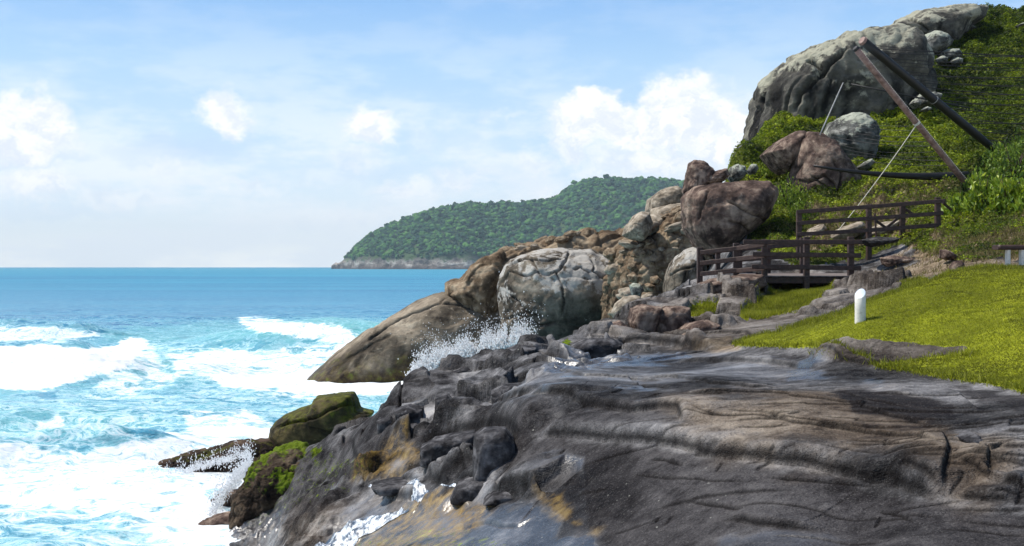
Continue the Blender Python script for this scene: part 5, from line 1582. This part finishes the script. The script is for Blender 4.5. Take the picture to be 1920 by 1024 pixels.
railing('upper railing climbing to the shrubs, with crossed braces', [(1498, 396, 450, 37), (1629, 383, 446, 37), (1692, 386, 412, 37.6), (1758, 370, 420, 37)],
        [[(1492, 398, 37), (1629, 388, 37), (1770, 377, 37)], [(1492, 419, 37), (1629, 410, 37), (1766, 400, 37)], [(1492, 440, 37), (1629, 432, 37), (1762, 422, 37)]],
        braces=[((1640, 412, 37.5), (1662, 428, 37.5)), ((1661, 428, 37.6), (1690, 404, 37.6)), ((1640, 400, 37.4), (1643, 444, 37.4)), ((1694, 390, 37.6), (1712, 402, 37.6)), ((1768, 380, 37.1), (1784, 394, 37.3))])
cp_ = P(1758, 370, 37)
# deck
dk = empty('boardwalk', tuple(P(1550, 540, 33.3)), 'dark timber boardwalk deck raised over the rocks behind the white marker', 'boardwalk')
zt_ = P(1500, 517, 32)[2]
x0, x1 = P(1433, 517, 32)[0], P(1660, 517, 32)[0]
bd = []
nb = 24
for k in range(nb):
    xa = x0 + (x1 - x0) * k / nb
    bd.append(bar((xa + 0.065, 31.92, zt_ - .02), (xa + 0.065, 35.4, zt_ - .02 + 0.05), 0.135, 0.04, 0.006))
part('deck_boards', join(bd), dk_m, dk)
for k, yy in enumerate((32.05, 33.7, 35.2)):
    part('beam', bar((x0 - .05, yy, zt_ - .135), (x1, yy, zt_ - .135), 0.08, 0.17), wm_, dk)
for px in (1433, 1512, 1595):
    for yy in (32.35, 35.0):
        xx = P(px, 500, 32)[0] + 0.1
        gz = float(surf_z(xx, yy)[0]) - .1
        if gz < zt_ - .25: part('support', bar((xx, yy, gz), (xx, yy, zt_ - .215), .14, .14), wm_, dk)
# lower dark end of the deck on the right
part('edge_board', bar(P(1600, 524, 31.86), P(1668, 521, 31.9), 0.05, 0.15), wm_, dk)

# ---------------------------------------------------------------- white marker
wh, t, b, p = material('painted_concrete', 0.55)
n = t.noise(p, 14, 5, 0.7)
t.put(b.inputs['Base Color'], t.mix(t.smooth(n, 0.5, 0.72, 0, 0.6), (0.72, 0.70, 0.62), (0.38, 0.35, 0.27)))
mk0 = P(1613, 607, 19.2)
mz = float(surf_z(mk0[0], mk0[1])[0])
mk = empty('marker_post', (mk0[0], mk0[1], mz), 'short white cylindrical marker post with slanted top, on the lawn edge', 'marker post')
V = []; Fc = []
RR = 0.09; HH = 0.50 + (mk0[2] - mz)
seg = 40
for k, (r, z0_) in enumerate([(RR, -.1), (RR, 0.0), (RR * .99, .2)]):
    for j in range(seg):
        a = 2 * math.pi * j / seg; V.append((r * math.cos(a), r * math.sin(a), z0_))
for r in (RR, RR * .93):
    for j in range(seg):
        a = 2 * math.pi * j / seg; V.append((r * math.cos(a), r * math.sin(a), HH + 0.045 * math.cos(a) + 0.062 * math.sin(a) - (0.0 if r == RR else -.008)))
for k in range(4):
    for j in range(seg): Fc.append((k * seg + j, k * seg + (j + 1) % seg, (k + 1) * seg + (j + 1) % seg, (k + 1) * seg + j))
mesh_obj('post_body', V, Fc, wh, parent=mk)
tp, t, b, p = material('marker_top', 0.25); b.inputs['Base Color'].default_value = (0.62, 0.70, 0.82, 1)
V = [(RR * .93 * math.cos(2 * math.pi * j / seg), RR * .93 * math.sin(2 * math.pi * j / seg), HH + .008 + 0.045 * math.cos(2 * math.pi * j / seg) + .062 * math.sin(2 * math.pi * j / seg)) for j in range(seg)]
V += [(x_ * .9, y_ * .9, z_ * 1.0 + .006) for x_, y_, z_ in V]
Fc = [(j, (j + 1) % seg, seg + (j + 1) % seg, seg + j) for j in range(seg)] + [tuple(range(seg, 2 * seg))]
mesh_obj('top_plate', V, Fc, tp, parent=mk)

# ---------------------------------------------------------------- bench
bc = empty('bench', tuple(P(1900, 508, 27.4)), 'low dark bench on pale legs and a dark plinth at the picture edge', 'bench')
part('plinth', bar(P(1838, 502.5, 27.4), P(2000, 502.5, 27.4), 0.6, 0.14, .02), wm_, bc)
part('seat', bar(P(1866, 464, 27.4), P(1990, 464, 27.4), 0.42, 0.12, .035), wm_, bc)
for px in (1889.5, 1915.5, 1960):
    part('leg', bar(P(px, 500, 27.32), P(px, 468, 27.32), 0.075, 0.16), wh, bc)

# ---------------------------------------------------------------- leaning poles, beam, rope, wires
rust, t, b, p = material('weathered_pole', 0.6)
n = t.noise(p, 5, 6, 0.7)
t.put(b.inputs['Base Color'], t.ramp(n, [(0.3, (0.07, 0.035, 0.03)), (0.5, (0.22, 0.13, 0.105)), (0.72, (0.36, 0.26, 0.22))]))
t.put(b.inputs['Normal'], t.bump(n, 0.3, 0.01))
blk_m, t, b, p = material('black_pole', 0.55)
b.inputs['Base Color'].default_value = (0.006, 0.005, 0.005, 1)
white_m, t, b, p = material('pale_rope', 0.8); b.inputs['Base Color'].default_value = (0.60, 0.56, 0.46, 1)
grey_m, t, b, p = material('grey_rod', 0.6); b.inputs['Base Color'].default_value = (0.30, 0.30, 0.29, 1)


def lin(a, b_, n=12, sag=0.0):
    a, b_ = np.asarray(a, float), np.asarray(b_, float)
    return [a + (b_ - a) * t_ - np.array([0, 0, sag * 4 * t_ * (1 - t_)]) for t_ in np.linspace(0, 1, n)]


h1 = hit(1822, 344, 28, 60)
A1 = np.array([h1[0], h1[1], float(surf_z(*h1)[0]) - .3]); B1 = P(1606, 93, h1[1] - 2.0)
pr = 5.8 * h1[1] / F
p1_ = empty('leaning_pole', tuple(A1), 'reddish brown pole leaning left over the hillside, tied with a white rope', 'pole')
part('shaft', tube(lin(A1, B1, 10), pr, 18), rust, p1_, smooth=True)
part('end_cap', tube([B1, B1 + (B1 - A1) / np.linalg.norm(B1 - A1) * .09], [pr * 1.12, pr * .9], 18), blk_m, p1_)
rv = []
dirp = (B1 - A1) / np.linalg.norm(B1 - A1)
sidev = np.cross(dirp, [0, -1.0, 0]); sidev /= np.linalg.norm(sidev)
if sidev[0] < 0: sidev = -sidev
offs = sidev * pr * .72 + np.array([0, -pr * .72, 0])
for k in range(86):
    c_ = A1 + (B1 - A1) * (k + 1.2) / 88 + offs
    rv.append(bar(c_ - dirp * .018, c_ + dirp * .018, .03, .03, .006))
part('studs', join(rv), white_m, p1_)
h2 = hit(1882, 276, 30, 70)
A2 = np.array([h2[0], h2[1], float(surf_z(*h2)[0]) - .3]); B2 = P(1619, 78, h2[1] - 3.0)
pr2 = 7.8 * h2[1] / F
p2_ = empty('leaning_pole', tuple(A2), 'thick black pole leaning left behind the brown one', 'pole')
part('shaft', tube(lin(A2, B2, 10), [pr2 * .85, pr2 * .85] + [pr2] * 8, 18), blk_m, p2_, smooth=True)
part('end_cap', tube([B2, B2 + (B2 - A2) / np.linalg.norm(B2 - A2) * .10], [pr2 * 1.1, pr2 * .9], 18), rust, p2_)
cb = A2 + (B2 - A2) * 0.51
part('collar', tube([cb, cb + (B2 - A2) / np.linalg.norm(B2 - A2) * .03], [pr2 * 1.05, pr2 * 1.05], 18), grey_m, p2_)
h3 = hit(1818, 330, 28, 60)
A3 = np.array([h3[0], h3[1] + .2, P(1818, 329, h3[1])[2]]); B3 = P(1526, 311, 42.8)
ln3 = lin(A3, B3, 14, sag=0.16)
bm_ = empty('fallen_pole', tuple(A3), 'black tapering pole lying almost level above the boardwalk', 'pole')
part('shaft', tube(ln3, np.linspace(9.0, 2.0, 14) * 42 / F, 14), blk_m, bm_, smooth=True)
s0 = 0.49
rs = A1 + (B1 - A1) * s0 + np.array([0, -pr, 0])
he = hit(1560, 444, 28, 60)
re_ = np.array([he[0], he[1] - .1, float(surf_z(*he)[0])])
rp = empty('rope', tuple(re_), 'taut white rope running from the brown pole down past the upper railing', 'rope')
part('line', tube(lin(rs, re_, 24, .10), .013, 6), white_m, rp, smooth=True)
part('knot', tube([A1 + (B1 - A1) * (s0 - .006), A1 + (B1 - A1) * (s0 + .006)], [pr * 1.12, pr * 1.12], 16), white_m, rp)
rd = empty('rod', tuple(P(1538, 252, 45.5)), 'thin grey rod standing on the crown of the split boulder', 'rod')
part('shaft', tube(lin(P(1537, 254, 45.4), P(1581, 155, 45.8), 6), [.03, .03, .028, .027, .025, .02], 8), grey_m, rd, smooth=True)
hr = hit(1590, 205, 40, 80)
rd = empty('rod', (hr[0], hr[1], float(surf_z(*hr)[0])), 'thin dark rod standing against the foot of the domed cliff', 'rod')
part('shaft', tube(lin((hr[0], 54, P(1590, 206, 54)[2] - .3), P(1596, 158, 54), 4), .035, 8), blk_m, rd, smooth=True)
# strands of thin wire running right from the poles
ws = []
for k in range(26):
    f_ = (k + .5) / 26
    a = A2 + (B2 - A2) * (1 - f_ * .92)
    py_a = CY - F * a[2] / a[1]
    e = P(2080, py_a + R3.uniform(-8, 22), a[1] - R3.uniform(-1, 2.5))
    ws.append(tube(lin(a, e, 16, R3.uniform(.05, .28)), R3.uniform(.009, .017), 4))
for k in range(9):
    py_ = 222 + k * 9
    a = P(1562 + R3.uniform(-4, 16), py_ + R3.uniform(-3, 3), 44.5); f_ = (py_ - 90) / 250
    e = A1 + (B1 - A1) * (1 - f_) + [0, .1, 0]
    ws.append(tube(lin(a, e, 12, R3.uniform(.05, .2)), R3.uniform(.007, .012), 4))
wv, wf_ = join(ws)
wn = mesh_obj('wire_strands', wv, wf_, blk_m)
tag(wn, 'bundle of thin dark wires strung sideways from the leaning poles', 'wires')

# ---------------------------------------------------------------- running water on the rock
st_m = np.zeros(len(X), np.float32)
for poly in ([(560, 1060), (600, 1020), (650, 998), (690, 972), (740, 958), (768, 960), (722, 985), (680, 1012), (640, 1040), (620, 1060)], [(690, 924), (760, 914), (862, 917), (845, 930), (794, 930), (786, 948), (768, 944), (772, 930)]):
    st_m = np.maximum(st_m, pmask(poly, 3, 5, 10, 30))
sm_, t, b, p = material('running_water', 0.12)
n = t.noise(t.mapping(p, (3, 1.2, 2), rot=(0, 0, math.radians(35))), 2.6, 7, 0.72)
wf = t.smooth(t.math('ADD', n, t.math('MULTIPLY', t.attr('white'), 0.10)), 0.50, 0.72)
t.put(b.inputs['Base Color'], t.mix(wf, (0.035, 0.055, 0.085), (0.78, 0.82, 0.86)))
t.put(b.inputs['Roughness'], t.smooth(wf, 0, 1, 0.07, 0.6))
b.inputs['Specular IOR Level'].default_value = 0.9
t.put(b.inputs['Normal'], t.bump(n, 0.35, 0.05))
whm = np.maximum(pmask([(540, 1060), (640, 1000), (700, 960), (780, 950), (700, 1010), (640, 1080)], 8, 4, 10, 30), pmask([(680, 935), (690, 910), (880, 910), (860, 935), (790, 955), (760, 950)], 8, 4, 10, 30))
stream = sub_mesh('running_water', (st_m[GF].mean(1) > 0.5) & keep, sm_, lift=0.012, attrs=dict(white=whm))
tag(stream, kind='structure')

# ---------------------------------------------------------------- spray
sp_m, t, b, p = material('spray_droplets', 0.4)
b.inputs['Base Color'].default_value = (0.92, 0.94, 0.96, 1)
tr = t.new('ShaderNodeBsdfTranslucent'); tr.inputs[0].default_value = (0.95, 0.96, 0.98, 1)
mx = t.new('ShaderNodeMixShader'); mx.inputs[0].default_value = 0.75
t.l.new(b.outputs[0], mx.inputs[1]); t.l.new(tr.outputs[0], mx.inputs[2])
t.l.new(mx.outputs[0], [n_ for n_ in t.n if n_.type == 'OUTPUT_MATERIAL'][0].inputs[0])
OV = np.array([(1, 0, 0), (-1, 0, 0), (0, 1, 0), (0, -1, 0), (0, 0, 1), (0, 0, -1)], np.float32)
OF = np.array([(0, 2, 4), (2, 1, 4), (1, 3, 4), (3, 0, 4), (2, 0, 5), (1, 2, 5), (3, 1, 5), (0, 3, 5)], np.int32)


def drops(c, r, label):
    n = len(c)
    V = (OV[None] * r[:, None, None] * R3.uniform(.7, 1.3, (n, 1, 3)) * np.stack([np.ones(n), np.ones(n), 1 + 2.2 * R3.random(n) ** 2], -1)[:, None] + c[:, None]).reshape(-1, 3)
    Fc = (OF[None] + (np.arange(n) * 6)[:, None, None]).reshape(-1, 3)
    o = mesh_obj('sea_spray', V, Fc, sp_m, loc=(0, 0, 0))
    tag(o, label, 'sea spray', kind='stuff')


n = 70000
s_ = R3.beta(1.6, 2.2, n)
bx = 770 + s_ * 225
by = 716 - s_ * 78
hgt_ = R3.gamma(1.2, 10.0, n) * (0.75 + 0.5 * np.sin(s_ * 9) ** 2)
fan = R3.normal(0, 1, n) * (4 + hgt_ * 0.22)
dd = 56.3 - s_ * 4.6 - R3.random(n) * 1.3
px_, py_ = bx + fan + hgt_ * 0.15, by - hgt_
q = np.stack([(px_ - CX) / F * dd, dd, -(py_ - CY) / F * dd], -1)
jet = fbm(q * np.float32([1.4, 0.4, 0.5]), 3, seed=301)
ok = (jet > -0.35 + R3.normal(0, .12, n)) & (q[:, 2] > SEA)
rr_ = R3.uniform(.007, .034, n) * (1.35 - np.clip(hgt_ / 90, 0, .7))
drops(q[ok], rr_[ok], 'burst of white spray where the surf hits the seaward slab')


def crest(x0, x1, y0, y1, d0, d1, up, n, label, r0=.012, r1=.05):
    s_ = R3.random(n)
    cl = fbm(np.stack([s_ * 14, 0 * s_, 0 * s_], -1), 3, seed=int(x1))
    u = R3.exponential(up, n) * np.clip(.6 + cl, .1, 2)
    dd = d0 + (d1 - d0) * s_ + R3.normal(0, .5, n)
    px_, py_ = x0 + (x1 - x0) * s_ + R3.normal(0, 5, n), y0 + (y1 - y0) * s_ - u + R3.normal(0, 3, n)
    q = np.stack([(px_ - CX) / F * dd, dd, -(py_ - CY) / F * dd], -1)
    drops(q, R3.uniform(r0, r1, n), label)


crest(395, 470, 965, 870, 28.0, 31.0, 14, 5000, 'spray splashing against the weedy rocks at the foot of the shore', .005, .018)
crest(250, 470, 915, 850, 32.9, 33.2, 8, 4500, 'spray running over the low reef ledge', .006, .02)

# ---------------------------------------------------------------- sea air
hz = bpy.data.materials.new('sea_air'); hz.use_nodes = True
t = NT(hz.node_tree); t.n.clear()
out = t.new('ShaderNodeOutputMaterial'); pv = t.new('ShaderNodeVolumePrincipled')
pv.inputs['Color'].default_value = (0.70, 0.88, 1.0, 1)
pv.inputs['Density'].default_value = 0.00008
pv.inputs['Anisotropy'].default_value = 0.0
t.l.new(pv.outputs[0], out.inputs['Volume'])
x0, x1, y0, y1, z0, z1 = -9500, 9500, -80, 9300, -20, 330
V = [(x0, y0, z0), (x1, y0, z0), (x1, y1, z0), (x0, y1, z0), (x0, y0, z1), (x1, y0, z1), (x1, y1, z1), (x0, y1, z1)]
Fc = [(0, 3, 2, 1), (4, 5, 6, 7), (0, 1, 5, 4), (1, 2, 6, 5), (2, 3, 7, 6), (3, 0, 4, 7)]
ho = mesh_obj('haze', V, Fc, hz, loc=(0, 0, 0), smooth=False)
tag(ho, 'thin blue sea air', 'haze', kind='stuff')
